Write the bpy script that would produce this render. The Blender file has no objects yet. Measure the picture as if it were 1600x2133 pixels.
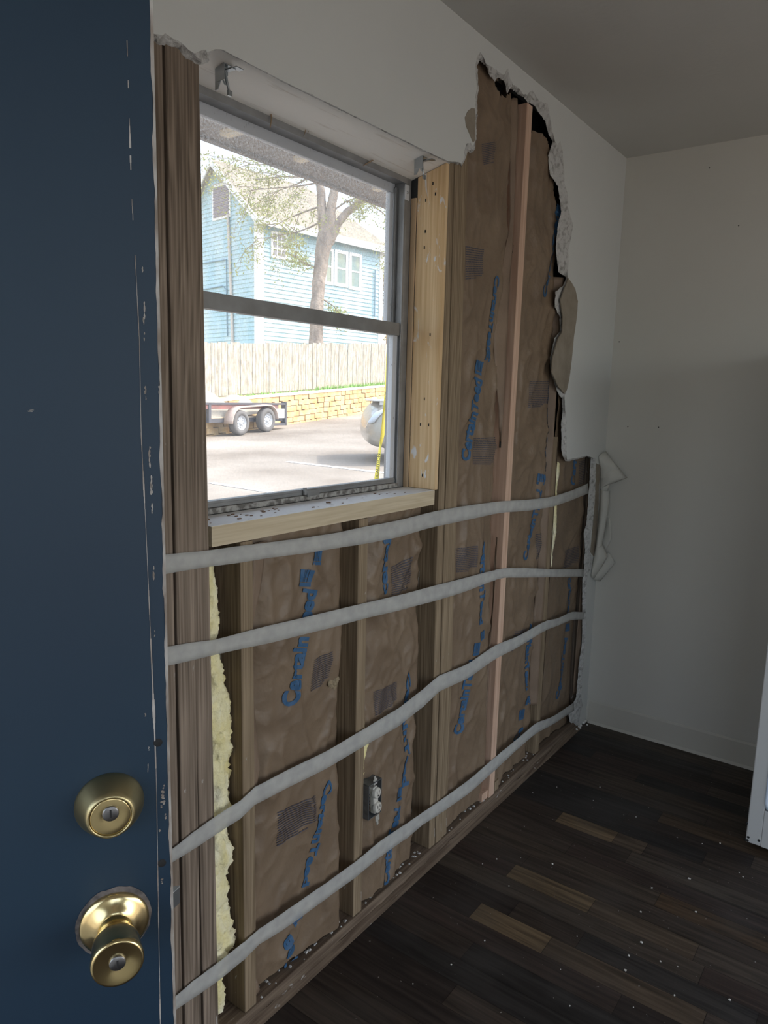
import bpy, bmesh, math, random
import numpy as np
from mathutils import Vector, Matrix, noise
from mathutils.geometry import tessellate_polygon
random.seed(7)
S = bpy.context.scene
COL = S.collection

# ------------------------------------------------------------------ camera
FPX, YAW, PIT, ROL, CD, CH, LX = 1513.4, 0.9404, -0.1575, 0.0253, 1.0927, 1.4542, 3.117
_F = np.array([math.sin(YAW)*math.cos(PIT), math.cos(YAW)*math.cos(PIT), math.sin(PIT)])
_R = np.array([math.cos(YAW), -math.sin(YAW), 0.])
_U = np.cross(_R, _F)
_c, _s = math.cos(ROL), math.sin(ROL)
_R, _U = _c*_R+_s*_U, -_s*_R+_c*_U
CAM = np.array([0., -CD, CH])
cd = bpy.data.cameras.new('camera'); cam = bpy.data.objects.new('camera', cd); COL.objects.link(cam)
M = Matrix.Identity(4)
for i in range(3):
    M[i][0] = _R[i]; M[i][1] = _U[i]; M[i][2] = -_F[i]; M[i][3] = CAM[i]
cam.matrix_world = M
cd.sensor_fit = 'HORIZONTAL'; cd.sensor_width = 36.0; cd.lens = FPX/1600*36.0
cd.clip_start = 0.02; cd.clip_end = 500
S.camera = cam

# ------------------------------------------------------------------ light
SKY_STRENGTH, SKY_WHITE, SUN_POWER = 0.32, 1.1, 2.9
w = bpy.data.worlds.new('sky'); S.world = w; w.use_nodes = True
nt = w.node_tree; nt.nodes.clear()
sky = nt.nodes.new('ShaderNodeTexSky'); sky.sky_type = 'NISHITA'; sky.sun_disc = False
sky.sun_elevation = math.radians(48); sky.sun_rotation = math.radians(140); sky.dust_density = 3.0
b1 = nt.nodes.new('ShaderNodeBackground'); b1.inputs[1].default_value = SKY_STRENGTH
b2 = nt.nodes.new('ShaderNodeBackground'); b2.inputs[0].default_value = (0.90, 0.96, 1.0, 1); b2.inputs[1].default_value = SKY_WHITE
ad = nt.nodes.new('ShaderNodeAddShader'); wo = nt.nodes.new('ShaderNodeOutputWorld')
nt.links.new(sky.outputs[0], b1.inputs[0]); nt.links.new(b1.outputs[0], ad.inputs[0]); nt.links.new(b2.outputs[0], ad.inputs[1])
nt.links.new(ad.outputs[0], wo.inputs[0])
sd = bpy.data.lights.new('sun', 'SUN'); sd.energy = SUN_POWER; sd.angle = math.radians(1.2); sd.color = (1.0, .95, .87)
so = bpy.data.objects.new('sun', sd); COL.objects.link(so)
_sun = Vector((0.50, -0.55, 0.90)).normalized()
so.rotation_euler = (-_sun).to_track_quat('-Z', 'Y').to_euler()
S.view_settings.view_transform = 'Standard'; S.view_settings.look = 'None'
S.view_settings.gamma = 1; S.view_settings.use_curve_mapping = False
S.view_settings.exposure = 0.30
S.cycles.max_bounces = 10; S.cycles.diffuse_bounces = 6; S.cycles.transparent_max_bounces = 16
S.cycles.use_denoising = True
S.cycles.sample_clamp_indirect = 6

# daylight portals at the unseen openings only guide the sampling of the sky
def portal(name, loc, rot, sx, sy):
    l = bpy.data.lights.new(name, 'AREA'); l.shape = 'RECTANGLE'; l.size = sx; l.size_y = sy
    l.cycles.is_portal = True
    o = bpy.data.objects.new(name, l); o.location = loc; o.rotation_euler = rot; COL.objects.link(o)

# ------------------------------------------------------------------ measuring helpers
def ray(px, py): return _F + _R*(px-800)/FPX - _U*(py-1066.5)/FPX
def onY(px, py, Y=0.): d = ray(px, py); return CAM + d*((Y-CAM[1])/d[1])
def onX(px, py, X): d = ray(px, py); return CAM + d*((X-CAM[0])/d[0])
def onZ(px, py, Z): d = ray(px, py); return CAM + d*((Z-CAM[2])/d[2])
def atd(px, py, Zc): return CAM + ray(px, py)*Zc
def onP(px, py, P, n):
    d = ray(px, py); n = np.array(n, float); return CAM + d*(((np.array(P)-CAM)@n)/(d@n))
GP = (-0.25, 0.045, 0.012)
def gz(x, y): return GP[0]+GP[1]*x+GP[2]*y
def onG(px, py): return onP(px, py, (0, 0, GP[0]), (-GP[1], -GP[2], 1))
def n3(x, y, z, s=1., o=3):
    return noise.fractal(Vector((x*s, y*s, z*s)), 1.0, 2.0, o)

# ------------------------------------------------------------------ materials
MATS = {}
def mat(name, col, rough=.8, metal=0., col2=None, scale=(8, 8, 8), detail=4, lo=.35, hi=.65, bump=0., bscale=None,
        alpha=None, coat=0., spec=None, ntype='NOISE', dist=0., bdist=0.004):
    if name in MATS: return MATS[name]
    m = bpy.data.materials.new(name); m.use_nodes = True; MATS[name] = m
    t = m.node_tree; N = t.nodes; L = t.links
    p = N['Principled BSDF']
    p.inputs['Base Color'].default_value = (*col, 1); p.inputs['Roughness'].default_value = rough
    p.inputs['Metallic'].default_value = metal
    if alpha is not None: p.inputs['Alpha'].default_value = alpha
    if coat: p.inputs['Coat Weight'].default_value = coat
    if spec is not None: p.inputs['Specular IOR Level'].default_value = spec
    tc = N.new('ShaderNodeTexCoord'); mp = N.new('ShaderNodeMapping'); mp.inputs['Scale'].default_value = scale
    L.new(tc.outputs['Object'], mp.inputs[0])
    nz = N.new('ShaderNodeTexNoise'); nz.inputs['Scale'].default_value = 1; nz.inputs['Detail'].default_value = detail
    nz.inputs['Distortion'].default_value = dist
    L.new(mp.outputs[0], nz.inputs[0])
    if col2 is not None:
        r = N.new('ShaderNodeValToRGB'); r.color_ramp.elements[0].position = lo; r.color_ramp.elements[1].position = hi
        r.color_ramp.elements[0].color = (*col, 1); r.color_ramp.elements[1].color = (*col2, 1)
        L.new(nz.outputs[0], r.inputs[0]); L.new(r.outputs[0], p.inputs['Base Color'])
    if bump:
        b = N.new('ShaderNodeBump'); b.inputs['Strength'].default_value = bump; b.inputs['Distance'].default_value = bdist
        src = nz
        if bscale:
            src = N.new('ShaderNodeTexNoise'); src.inputs['Scale'].default_value = bscale; src.inputs['Detail'].default_value = 3
            L.new(tc.outputs['Object'], src.inputs[0])
        L.new(src.outputs[0], b.inputs['Height']); L.new(b.outputs[0], p.inputs['Normal'])
    return m
def rgb(r, g, b):
    f = lambda v: (v/255/12.92) if v/255 <= .04045 else ((v/255+.055)/1.055)**2.4
    return (f(r), f(g), f(b))

def wood(name, c1, c2, along='z', spots=None, fine=170.):
    """Grain: fine streaks along one axis, warped rings, a few scratches."""
    if name in MATS: return MATS[name]
    m = bpy.data.materials.new(name); m.use_nodes = True; MATS[name] = m
    N = m.node_tree.nodes; L = m.node_tree.links; p = N['Principled BSDF']
    p.inputs['Roughness'].default_value = .8; p.inputs['Specular IOR Level'].default_value = .25
    tc = N.new('ShaderNodeTexCoord')
    def nz(sc, det, dist=0):
        mp = N.new('ShaderNodeMapping')
        k = {'z': (sc[0], sc[0], sc[1]), 'x': (sc[1], sc[0], sc[0]), 'y': (sc[0], sc[1], sc[0])}[along]
        mp.inputs['Scale'].default_value = k; L.new(tc.outputs['Object'], mp.inputs[0])
        n = N.new('ShaderNodeTexNoise'); n.inputs['Scale'].default_value = 1; n.inputs['Detail'].default_value = det
        n.inputs['Distortion'].default_value = dist; L.new(mp.outputs[0], n.inputs[0]); return n
    a = nz((14, .9), 2, .5)
    mul = N.new('ShaderNodeMath'); mul.operation = 'MULTIPLY'; mul.inputs[1].default_value = 60.0; L.new(a.outputs[0], mul.inputs[0])
    sn = N.new('ShaderNodeMath'); sn.operation = 'SINE'; L.new(mul.outputs[0], sn.inputs[0])
    bnz = nz((fine, 3.5), 3)
    ma = N.new('ShaderNodeMath'); ma.operation = 'MULTIPLY_ADD'; ma.inputs[1].default_value = .085; L.new(sn.outputs[0], ma.inputs[0]); L.new(bnz.outputs[0], ma.inputs[2])
    r = N.new('ShaderNodeValToRGB'); r.color_ramp.elements[0].position = .30; r.color_ramp.elements[1].position = .72
    r.color_ramp.elements[0].color = (*c1, 1); r.color_ramp.elements[1].color = (*c2, 1); L.new(ma.outputs[0], r.inputs[0])
    out = r.outputs[0]
    if spots is not None:
        s = nz((40, 14), 5, 1.0); r2 = N.new('ShaderNodeValToRGB'); r2.color_ramp.elements[0].position = spots[3]; r2.color_ramp.elements[1].position = spots[3]+.05
        L.new(s.outputs[0], r2.inputs[0]); mx = N.new('ShaderNodeMixRGB'); mx.inputs[2].default_value = (*spots[:3], 1)
        L.new(r2.outputs[0], mx.inputs[0]); L.new(out, mx.inputs[1]); out = mx.outputs[0]
    L.new(out, p.inputs['Base Color'])
    b = N.new('ShaderNodeBump'); b.inputs['Strength'].default_value = .35; b.inputs['Distance'].default_value = .0015
    L.new(ma.outputs[0], b.inputs['Height']); L.new(b.outputs[0], p.inputs['Normal'])
    return m

WHT = (.55, .54, .52)
m_wall = mat('wall_paint', (.665, .678, .660), .38, bump=.12, bscale=160, bdist=.0015, col2=(.63, .642, .625), scale=(1.5, 1.5, 1.5))
m_ceil = mat('ceiling_paint', (.60, .59, .56), .75, bump=.25, bscale=60, bdist=.003, col2=(.55, .54, .51), scale=(1.2, 1.2, 1.2))
m_gyp = mat('gypsum', (.56, .555, .54), .95, col2=(.26, .25, .235), scale=(60, 60, 60), lo=.50, hi=.74, bump=.9, bscale=140, bdist=.004)
m_brown = mat('brown_backing_paper', rgb(150, 140, 126), .9, col2=rgb(136, 126, 112), scale=(20, 20, 20), bump=.2, bscale=80)
m_flap = mat('torn_wall_paper', (.58, .57, .52), .85, bump=.2, bscale=60)
m_stud = wood('weathered_stud', rgb(98, 86, 75), rgb(156, 140, 125), spots=(.5, .48, .45, .69))
m_stud2 = wood('cripple_stud_wood', rgb(116, 100, 80), rgb(158, 140, 116), spots=(.5, .48, .45, .70))
m_new = wood('fresh_pine', rgb(192, 158, 136), rgb(214, 184, 162), fine=70)
m_jamb = wood('jamb_pine', rgb(208, 174, 130), rgb(230, 202, 162), spots=(.75, .73, .72, .635), fine=120)
m_plate = wood('bottom_plate_wood', rgb(92, 78, 66), rgb(132, 116, 100), along='x', spots=(.5, .48, .45, .68))
m_sillf = wood('sill_wood', rgb(196, 180, 152), rgb(214, 200, 174), along='x')
m_sillt = mat('sill_old_paint', (.78, .78, .77), .6, col2=(.55, .53, .50), scale=(30, 60, 30), lo=.62, hi=.72, bump=.2)
m_soff = mat('window_head_paint', (.88, .86, .82), .55, col2=(.72, .68, .62), scale=(6, 90, 90), lo=.60, hi=.72, bump=.35, bdist=.002)
m_kraft = mat('kraft_paper', rgb(134, 115, 95), .48, col2=rgb(116, 98, 80), scale=(9, 9, 9), lo=.3, hi=.7, bump=.7, bscale=20, bdist=.010, spec=.45)
m_kraft2 = mat('kraft_flange', rgb(140, 120, 102), .6, col2=rgb(122, 103, 86), scale=(9, 9, 9), bump=.3, bscale=50)
m_blue = mat('blue_print', rgb(54, 94, 132), .6)
m_grey = mat('grey_print', rgb(74, 74, 86), .7)
m_glass_wool = mat('yellow_fiberglass', rgb(240, 228, 168), 1., col2=rgb(250, 244, 214), scale=(25, 25, 12), bump=.6, bscale=110, bdist=.01)
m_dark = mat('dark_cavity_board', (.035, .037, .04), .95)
m_tape = mat('paper_tape', (.66, .66, .63), .6, alpha=.6, col2=(.55, .55, .53), scale=(30, 30, 30))
m_alu = mat('dull_aluminium', (.30, .305, .31), .45, .35, col2=(.24, .24, .24), scale=(20, 20, 20), bump=.1)
m_aluw = mat('pale_aluminium', (.62, .65, .70), .5, .2, col2=(.35, .36, .38), scale=(200, 200, 60), lo=.66, hi=.72)
m_dirt = mat('dirty_track', (.16, .15, .14), .9, col2=(.42, .41, .39), scale=(70, 70, 70), lo=.40, hi=.6, bump=.8)
m_door = mat('navy_door_paint', (.005, .022, .046), .50, bump=.10, bscale=240, bdist=.0008, col2=(.006, .026, .052), scale=(3, 3, 3))
m_chip = mat('chipped_primer', (.42, .40, .38), .85, col2=(.22, .18, .15), scale=(60, 60, 25))
m_brass = mat('polished_brass', (.72, .58, .30), .18, 1.0, bump=.04, bscale=30)
m_brass2 = mat('brushed_brass', (.50, .42, .23), .34, 1.0, bump=.05, bscale=60)
m_nick = mat('nickel_plug', (.26, .26, .27), .35, 1.0)
m_black = mat('black_gap', (.01, .01, .011), .8)
m_steel = mat('zinc_steel', (.42, .45, .47), .3, .9, bump=.1)
m_box = mat('galvanised_box', (.20, .22, .24), .55, .6, col2=(.13, .14, .15), scale=(40, 40, 40))
m_ivory = mat('ivory_plastic', (.62, .60, .54), .45)
m_app = mat('appliance_enamel', (.56, .56, .55), .3, coat=.2)
m_liner = mat('appliance_liner', (.46, .53, .62), .22, coat=.5, bump=.1, bscale=6, bdist=.02)
m_siding = mat('siding_blue', rgb(158, 192, 204), .7, col2=rgb(192, 210, 216), scale=(1.2, 1.2, .6), lo=.35, hi=.7)
m_white = mat('house_trim_white', (.82, .83, .84), .6)
m_roof = mat('roof_shingle', rgb(168, 160, 142), .9, col2=rgb(142, 134, 120), scale=(3, 3, 6), bump=.4, bscale=9, bdist=.02)
m_vent = mat('attic_vent_wood', rgb(138, 128, 132), .8)
m_pane = mat('dark_pane', rgb(112, 138, 140), .15, col2=rgb(150, 160, 140), scale=(2, 2, 1.2))
m_fence = wood('fence_board', rgb(142, 135, 122), rgb(190, 184, 172), fine=12)
m_stone = mat('tan_wall_block', rgb(192, 156, 106), .9, col2=rgb(210, 184, 142), scale=(3, 3, 4), bump=.5, bscale=14, bdist=.02)
m_cap = mat('wall_cap', rgb(226, 222, 210), .9)
m_grass = mat('grass', rgb(110, 165, 80), .9, col2=rgb(150, 185, 110), scale=(5, 5, 5))
m_ground = mat('parking_lot_asphalt', rgb(122, 112, 100), .95, col2=rgb(166, 158, 147), scale=(.5, .5, .5), detail=9, lo=.3, hi=.7, bump=.3, bscale=12, bdist=.02)
m_line = mat('parking_paint', (.85, .85, .84), .8)
m_earth = mat('raised_soil', rgb(190, 170, 130), .95)
m_bark = mat('tree_bark', rgb(168, 154, 140), .95, col2=rgb(130, 118, 108), scale=(6, 6, 2), bump=1., bscale=9, bdist=.05)
m_leaf = mat('spring_leaf', rgb(176, 178, 108), .7, col2=rgb(148, 160, 92), scale=(2, 2, 2))
m_leaf2 = mat('dry_leaf', rgb(176, 160, 120), .8, col2=rgb(150, 140, 108), scale=(2, 2, 2))
m_rub = mat('tyre_rubber', rgb(110, 108, 106), .9)
m_rim = mat('wheel_rim', rgb(190, 194, 200), .5, .3)
m_tfr = mat('trailer_steel', rgb(84, 84, 90), .7)
m_rust = mat('red_rail_paint', rgb(150, 96, 90), .7, col2=rgb(120, 90, 86), scale=(5, 5, 5))
m_wood2 = mat('trailer_plywood', rgb(206, 188, 160), .8)
m_fend = mat('trailer_fender_paint', rgb(186, 168, 156), .6)
m_tarp = mat('pale_tarp', rgb(186, 180, 166), .8)
m_car = mat('car_paint', rgb(142, 140, 132), .3, .2, coat=.5)
m_cglass = mat('car_glass', rgb(130, 150, 158), .1)
m_lamp = mat('tail_lamp', rgb(190, 204, 220), .3)
m_caut = mat('yellow_caution_tape', rgb(244, 226, 40), .5)
m_eave = mat('porch_underside', rgb(150, 138, 130), .9, col2=rgb(128, 118, 112), scale=(8, 8, 8), bump=.3, bscale=30)
m_bat = mat('porch_batten', (.92, .80, .60), .8)
m_base = mat('vinyl_base', (.58, .56, .50), .5)
m_debris = mat('plaster_crumb', (.75, .74, .7), .9)

def glass_mat():
    m = bpy.data.materials.new('window_glass'); m.use_nodes = True
    N = m.node_tree.nodes; L = m.node_tree.links; N.clear()
    o = N.new('ShaderNodeOutputMaterial'); tr = N.new('ShaderNodeBsdfTransparent'); gl = N.new('ShaderNodeBsdfGlossy'); gl.inputs['Roughness'].default_value = .03
    df = N.new('ShaderNodeBsdfDiffuse'); df.inputs[0].default_value = (.8, .82, .85, 1)
    tl = N.new('ShaderNodeBsdfTranslucent'); tl.inputs[0].default_value = (.8, .82, .85, 1)
    tc = N.new('ShaderNodeTexCoord'); nz = N.new('ShaderNodeTexNoise'); nz.inputs['Scale'].default_value = 260; nz.inputs['Detail'].default_value = 4
    L.new(tc.outputs['Object'], nz.inputs[0])
    n2 = N.new('ShaderNodeTexNoise'); n2.inputs['Scale'].default_value = 7; n2.inputs['Detail'].default_value = 3; L.new(tc.outputs['Object'], n2.inputs[0])
    # dust film gathers toward the top of the upper sash
    sx = N.new('ShaderNodeSeparateXYZ'); L.new(tc.outputs['Object'], sx.inputs[0])
    mr = N.new('ShaderNodeMapRange'); mr.inputs[1].default_value = .35; mr.inputs[2].default_value = .85; mr.inputs[3].default_value = .09; mr.inputs[4].default_value = .40
    L.new(sx.outputs[2], mr.inputs[0])
    m1 = N.new('ShaderNodeMath'); m1.operation = 'MULTIPLY'; L.new(mr.outputs[0], m1.inputs[0])
    r = N.new('ShaderNodeMapRange'); r.inputs[1].default_value = .38; r.inputs[2].default_value = .66; L.new(nz.outputs[0], r.inputs[0])
    m2 = N.new('ShaderNodeMath'); m2.operation = 'ADD'; m2.inputs[1].default_value = .25; L.new(r.outputs[0], m2.inputs[0]); L.new(m2.outputs[0], m1.inputs[1])
    ax = N.new('ShaderNodeMixShader'); ax.inputs[0].default_value = .6; L.new(df.outputs[0], ax.inputs[1]); L.new(tl.outputs[0], ax.inputs[2])
    a = N.new('ShaderNodeMixShader'); L.new(m1.outputs[0], a.inputs[0]); L.new(tr.outputs[0], a.inputs[1]); L.new(ax.outputs[0], a.inputs[2])
    bmx = N.new('ShaderNodeMixShader'); bmx.inputs[0].default_value = .05; L.new(a.outputs[0], bmx.inputs[1]); L.new(gl.outputs[0], bmx.inputs[2])
    L.new(bmx.outputs[0], o.inputs[0]); return m
m_glass = glass_mat()

def floor_mat():
    m = bpy.data.materials.new('dark_wood_look_vinyl'); m.use_nodes = True
    N = m.node_tree.nodes; L = m.node_tree.links; p = N['Principled BSDF']
    at = N.new('ShaderNodeAttribute'); at.attribute_name = 'tone'
    tc = N.new('ShaderNodeTexCoord'); mp = N.new('ShaderNodeMapping'); mp.inputs['Scale'].default_value = (75, 4, 1); L.new(tc.outputs['Object'], mp.inputs[0])
    nz = N.new('ShaderNodeTexNoise'); nz.inputs['Scale'].default_value = 1; nz.inputs['Detail'].default_value = 7; nz.inputs['Distortion'].default_value = .7; L.new(mp.outputs[0], nz.inputs[0])
    mr = N.new('ShaderNodeMapRange'); mr.inputs[1].default_value = .3; mr.inputs[2].default_value = .7; mr.inputs[3].default_value = .45; mr.inputs[4].default_value = 1.5; L.new(nz.outputs[0], mr.inputs[0])
    ml = N.new('ShaderNodeVectorMath'); ml.operation = 'SCALE'; L.new(at.outputs['Color'], ml.inputs[0]); L.new(mr.outputs[0], ml.inputs['Scale'])
    n2 = N.new('ShaderNodeTexNoise'); n2.inputs['Scale'].default_value = 3.5; n2.inputs['Detail'].default_value = 6; L.new(tc.outputs['Object'], n2.inputs[0])
    r2 = N.new('ShaderNodeMapRange'); r2.inputs[1].default_value = .48; r2.inputs[2].default_value = .75; r2.inputs[3].default_value = 0; r2.inputs[4].default_value = .35; L.new(n2.outputs[0], r2.inputs[0])
    mx = N.new('ShaderNodeMixRGB'); mx.inputs[2].default_value = (.10, .095, .09, 1); L.new(r2.outputs[0], mx.inputs[0]); L.new(ml.outputs[0], mx.inputs[1])
    n3_ = N.new('ShaderNodeTexNoise'); n3_.inputs['Scale'].default_value = 95; n3_.inputs['Detail'].default_value = 2; L.new(tc.outputs['Object'], n3_.inputs[0])
    r3 = N.new('ShaderNodeMapRange'); r3.inputs[1].default_value = .735; r3.inputs[2].default_value = .76; L.new(n3_.outputs[0], r3.inputs[0])
    mx2 = N.new('ShaderNodeMixRGB'); mx2.inputs[2].default_value = (.3, .29, .27, 1); L.new(r3.outputs[0], mx2.inputs[0]); L.new(mx.outputs[0], mx2.inputs[1])
    L.new(mx2.outputs[0], p.inputs['Base Color'])
    p.inputs['Roughness'].default_value = .55; p.inputs['Specular IOR Level'].default_value = .35
    return m
m_floor = floor_mat()

# ------------------------------------------------------------------ mesh helpers
class MB:
    def __init__(s): s.v = []; s.f = []; s.mi = []; s.sm = []
    def add(s, vs, fs, mi=0, smooth=False):
        n = len(s.v); s.v += [tuple(map(float, v)) for v in vs]
        for f in fs: s.f.append(tuple(i+n for i in f)); s.mi.append(mi); s.sm.append(smooth)
        return s
    def hexa(s, p, mi=0):      # 8 points: bottom 4 ccw, top 4
        return s.add(p, [(3, 2, 1, 0), (4, 5, 6, 7), (0, 1, 5, 4), (1, 2, 6, 5), (2, 3, 7, 6), (3, 0, 4, 7)], mi)
    def box(s, a, b, mi=0):
        (x0, y0, z0), (x1, y1, z1) = a, b
        return s.hexa([(x0, y0, z0), (x1, y0, z0), (x1, y1, z0), (x0, y1, z0), (x0, y0, z1), (x1, y0, z1), (x1, y1, z1), (x0, y1, z1)], mi)
    def fbox(s, o, ax, ay, az, a, b, mi=0):   # box in a frame
        o, ax, ay, az = map(np.array, (o, ax, ay, az))
        P = [(a[0], a[1], a[2]), (b[0], a[1], a[2]), (b[0], b[1], a[2]), (a[0], b[1], a[2]), (a[0], a[1], b[2]), (b[0], a[1], b[2]), (b[0], b[1], b[2]), (a[0], b[1], b[2])]
        return s.hexa([o+ax*p[0]+ay*p[1]+az*p[2] for p in P], mi)
    def tube(s, pts, rad, n=10, mi=0, caps=True, smooth=True):
        pts = [Vector(p) for p in pts]; m = len(pts)
        rad = rad if hasattr(rad, '__len__') else [rad]*m
        vs = []; up = Vector((0, 0, 1))
        for i, p in enumerate(pts):
            d = (pts[min(i+1, m-1)]-pts[max(i-1, 0)]).normalized()
            ref = up if abs(d.dot(up)) < .9 else Vector((1, 0, 0))
            a = d.cross(ref).normalized(); b = d.cross(a).normalized()
            if i and a.dot(pa) < 0: a, b = -a, -b
            pa = a
            for k in range(n):
                t = 2*math.pi*k/n; vs.append(p+a*math.cos(t)*rad[i]+b*math.sin(t)*rad[i])
        fs = [(i*n+k, i*n+(k+1) % n, (i+1)*n+(k+1) % n, (i+1)*n+k) for i in range(m-1) for k in range(n)]
        s.add(vs, fs, mi, smooth)
        if caps: s.add([vs[k] for k in range(n)], [tuple(range(n))], mi); s.add([vs[(m-1)*n+k] for k in range(n)], [tuple(reversed(range(n)))], mi)
        return s
    def lathe(s, prof, o, ax, n=48, mi=0, squash=1.):
        o = Vector(o); ax = Vector(ax).normalized()
        ref = Vector((0, 0, 1)) if abs(ax.z) < .9 else Vector((1, 0, 0))
        a = ax.cross(ref).normalized(); b = ax.cross(a).normalized()
        vs = []
        for r, h in prof:
            for k in range(n):
                t = 2*math.pi*k/n; vs.append(o+ax*h+a*math.cos(t)*r+b*math.sin(t)*r*squash)
        fs = [(i*n+k, i*n+(k+1) % n, (i+1)*n+(k+1) % n, (i+1)*n+k) for i in range(len(prof)-1) for k in range(n)]
        return s.add(vs, fs, mi, True)
    def grid(s, nu, nv, fn, mi=0, smooth=True, skip=None):
        vs = [fn(i/(nu-1), j/(nv-1)) for j in range(nv) for i in range(nu)]
        fs = [(j*nu+i, j*nu+i+1, (j+1)*nu+i+1, (j+1)*nu+i) for j in range(nv-1) for i in range(nu-1) if not (skip and skip(i/(nu-1), j/(nv-1)))]
        return s.add(vs, fs, mi, smooth)
    def prism(s, poly, off, mi=0):     # planar polygon of 3-D points pushed by a vector
        n = len(poly); off = np.array(off, float)
        q = [np.array(p)+off for p in poly]
        tri = tessellate_polygon([[Vector(p) for p in poly]])
        s.add(poly, [tuple(t) for t in tri], mi); s.add(q, [tuple(reversed(t)) for t in tri], mi)
        return s.add(list(poly)+q, [(i, (i+1) % n, n+(i+1) % n, n+i) for i in range(n)], mi)
    def build(s, name, mats, parent=None, loc=None, bevel=0., solid=0., label=None, sub=0):
        loc = np.array(loc if loc is not None else (0, 0, 0), float)
        base = loc + (np.array(_wloc(parent)) if parent is not None else 0)
        me = bpy.data.meshes.new(name)
        me.from_pydata([tuple(np.array(v)-base) for v in s.v], [], s.f)
        for m in (mats if isinstance(mats, (list, tuple)) else [mats]): me.materials.append(m)
        for p, mi, sm in zip(me.polygons, s.mi, s.sm): p.material_index = mi; p.use_smooth = sm
        bm = bmesh.new(); bm.from_mesh(me)
        if any(s.sm): pass
        bmesh.ops.recalc_face_normals(bm, faces=bm.faces); bm.to_mesh(me); bm.free()
        o = bpy.data.objects.new(name, me); COL.objects.link(o); o.location = loc
        if parent is not None: o.parent = parent
        if bevel:
            md = o.modifiers.new('bevel', 'BEVEL'); md.width = bevel; md.segments = 2; md.limit_method = 'ANGLE'
        if sub:
            md = o.modifiers.new('sub', 'SUBSURF'); md.levels = sub; md.render_levels = sub
        if solid:
            md = o.modifiers.new('solid', 'SOLIDIFY'); md.thickness = solid; md.offset = 0
        if label: o['label'] = label
        return o
def _wloc(o):
    v = Vector((0, 0, 0))
    while o is not None: v += o.location; o = o.parent
    return v
def tag(o, label=None, cat=None, group=None, kind=None):
    if label: o['label'] = label
    if cat: o['category'] = cat
    if group: o['group'] = group
    if kind: o['kind'] = kind
    return o
def thing(name, label, cat, loc, group=None, kind=None):
    o = bpy.data.objects.new(name, None); COL.objects.link(o); o.location = loc; o.empty_display_size = .05
    return tag(o, label, cat, group, kind)
def struct(name, mb, m, label=None, cat=None, **k):
    o = mb.build(name, m, **k); o['kind'] = 'structure'
    if label: o['label'] = label
    if cat: o['category'] = cat
    return o

# ================================================================== ROOM SHELL
H = 2.44; WX = -.36; WY = -3.3; DT = .0127
# ---- floor: strips of wood-look vinyl, each strip face carries its own tone
mb = MB(); tones = []
rf = random.Random(3)
PAL = [(.046, .034, .027), (.030, .022, .019), (.056, .042, .033), (.040, .035, .032), (.064, .048, .036), (.026, .023, .022), (.048, .033, .027), (.068, .053, .041)]
LIGHT = (.150, .106, .062)
sw = .0755; x0 = 1.66-math.ceil((1.66-WX)/sw)*sw
i = 0; x = x0
while x < LX:
    xa, xb = max(x, WX), min(x+sw, LX)
    k = round((x-1.66)/sw)
    cuts = [.0]
    y = -rf.uniform(.1, .9)
    spec = {}
    if k in (0, 3, 8): cuts += [-.215, -.215-{0: .22, 3: .26, 8: .20}[k]]; spec[1] = LIGHT; spec[2] = (.088, .064, .044); y = -.215-{0: .62, 3: .55, 8: .30}[k]
    if k == 11: spec[1] = (.070, .047, .03); cuts.append(-.5); y = -.95
    if k == 5: cuts += [-.62]; spec[1] = (.075, .048, .028); y = -1.0
    if k == 1: cuts += [-.3]; y = min(y, -.5)
    while y > WY: cuts.append(y); y -= rf.uniform(.35, 1.1)
    cuts.append(WY)
    for j in range(len(cuts)-1):
        ya, yb = cuts[j], cuts[j+1]
        c = spec.get(j, rf.choice(PAL))
        g = .0006
        mb.add([(xa+g, yb+g, 0), (xb-g, yb+g, 0), (xb-g, ya-g, 0), (xa+g, ya-g, 0)], [(0, 1, 2, 3)]); tones.append(c)
    x += sw
mb.box((WX-.1, WY-.1, -.03), (LX+.1, .02, -.0008)); tones += [(.008, .007, .006)]*6
fl = struct('floor', mb, m_floor, 'dark wood-look vinyl plank floor with dust and crumbs')
at = fl.data.color_attributes.new('tone', 'FLOAT_COLOR', 'CORNER')
for p in fl.data.polygons:
    for li in p.loop_indices: at.data[li].color = (*tones[p.index], 1)

# ---- ceiling and unseen walls (their openings let the daylight in)
struct('ceiling', MB().box((WX-.1, WY-.1, H), (LX+.1, .12, H+.1)), m_ceil, 'pale painted ceiling')
wb = struct('wall_back', MB().box((LX, WY-.1, 0), (LX+.1, .12, H)), mat('wall_paint_cream', (.64, .625, .575), .38, bump=.12, bscale=160, bdist=.0015, col2=(.61, .595, .545), scale=(1.5, 1.5, 1.5)), 'blank off-white end wall beside the torn-open wall')
for px, py in ((1372, 890), (1308, 889), (1478, 350), (1539, 470), (1290, 712)):
    q = onX(px, py, LX); MB().lathe([(0, .001), (.002, .001), (.0025, 0)], q, (-1, 0, 0), 8).build('nail_hole', m_black, wb)
b = MB()       # right wall, unseen: a wide opening added to let in more daylight
OX0, OX1, OZ0, OZ1 = .0, 2.9, .05, 2.15
b.box((WX-.1, WY-.1, 0), (OX0, WY, H)); b.box((OX1, WY-.1, 0), (LX+.1, WY, H)); b.box((OX0, WY-.1, OZ1), (OX1, WY, H)); b.box((OX0, WY-.1, 0), (OX1, WY, OZ0))
struct('wall_right', b, m_wall)
b = MB()       # front wall, unseen: the doorway the blue door hangs in, and a window opening added for daylight
DY0, DY1 = -.035, -.965
b.box((WX-.1, DY0, 0), (WX, .12, H)); b.box((WX-.1, DY1, 2.06), (WX, DY0, H)); b.box((WX-.1, -1.5, 0), (WX, DY1, H))
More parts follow.
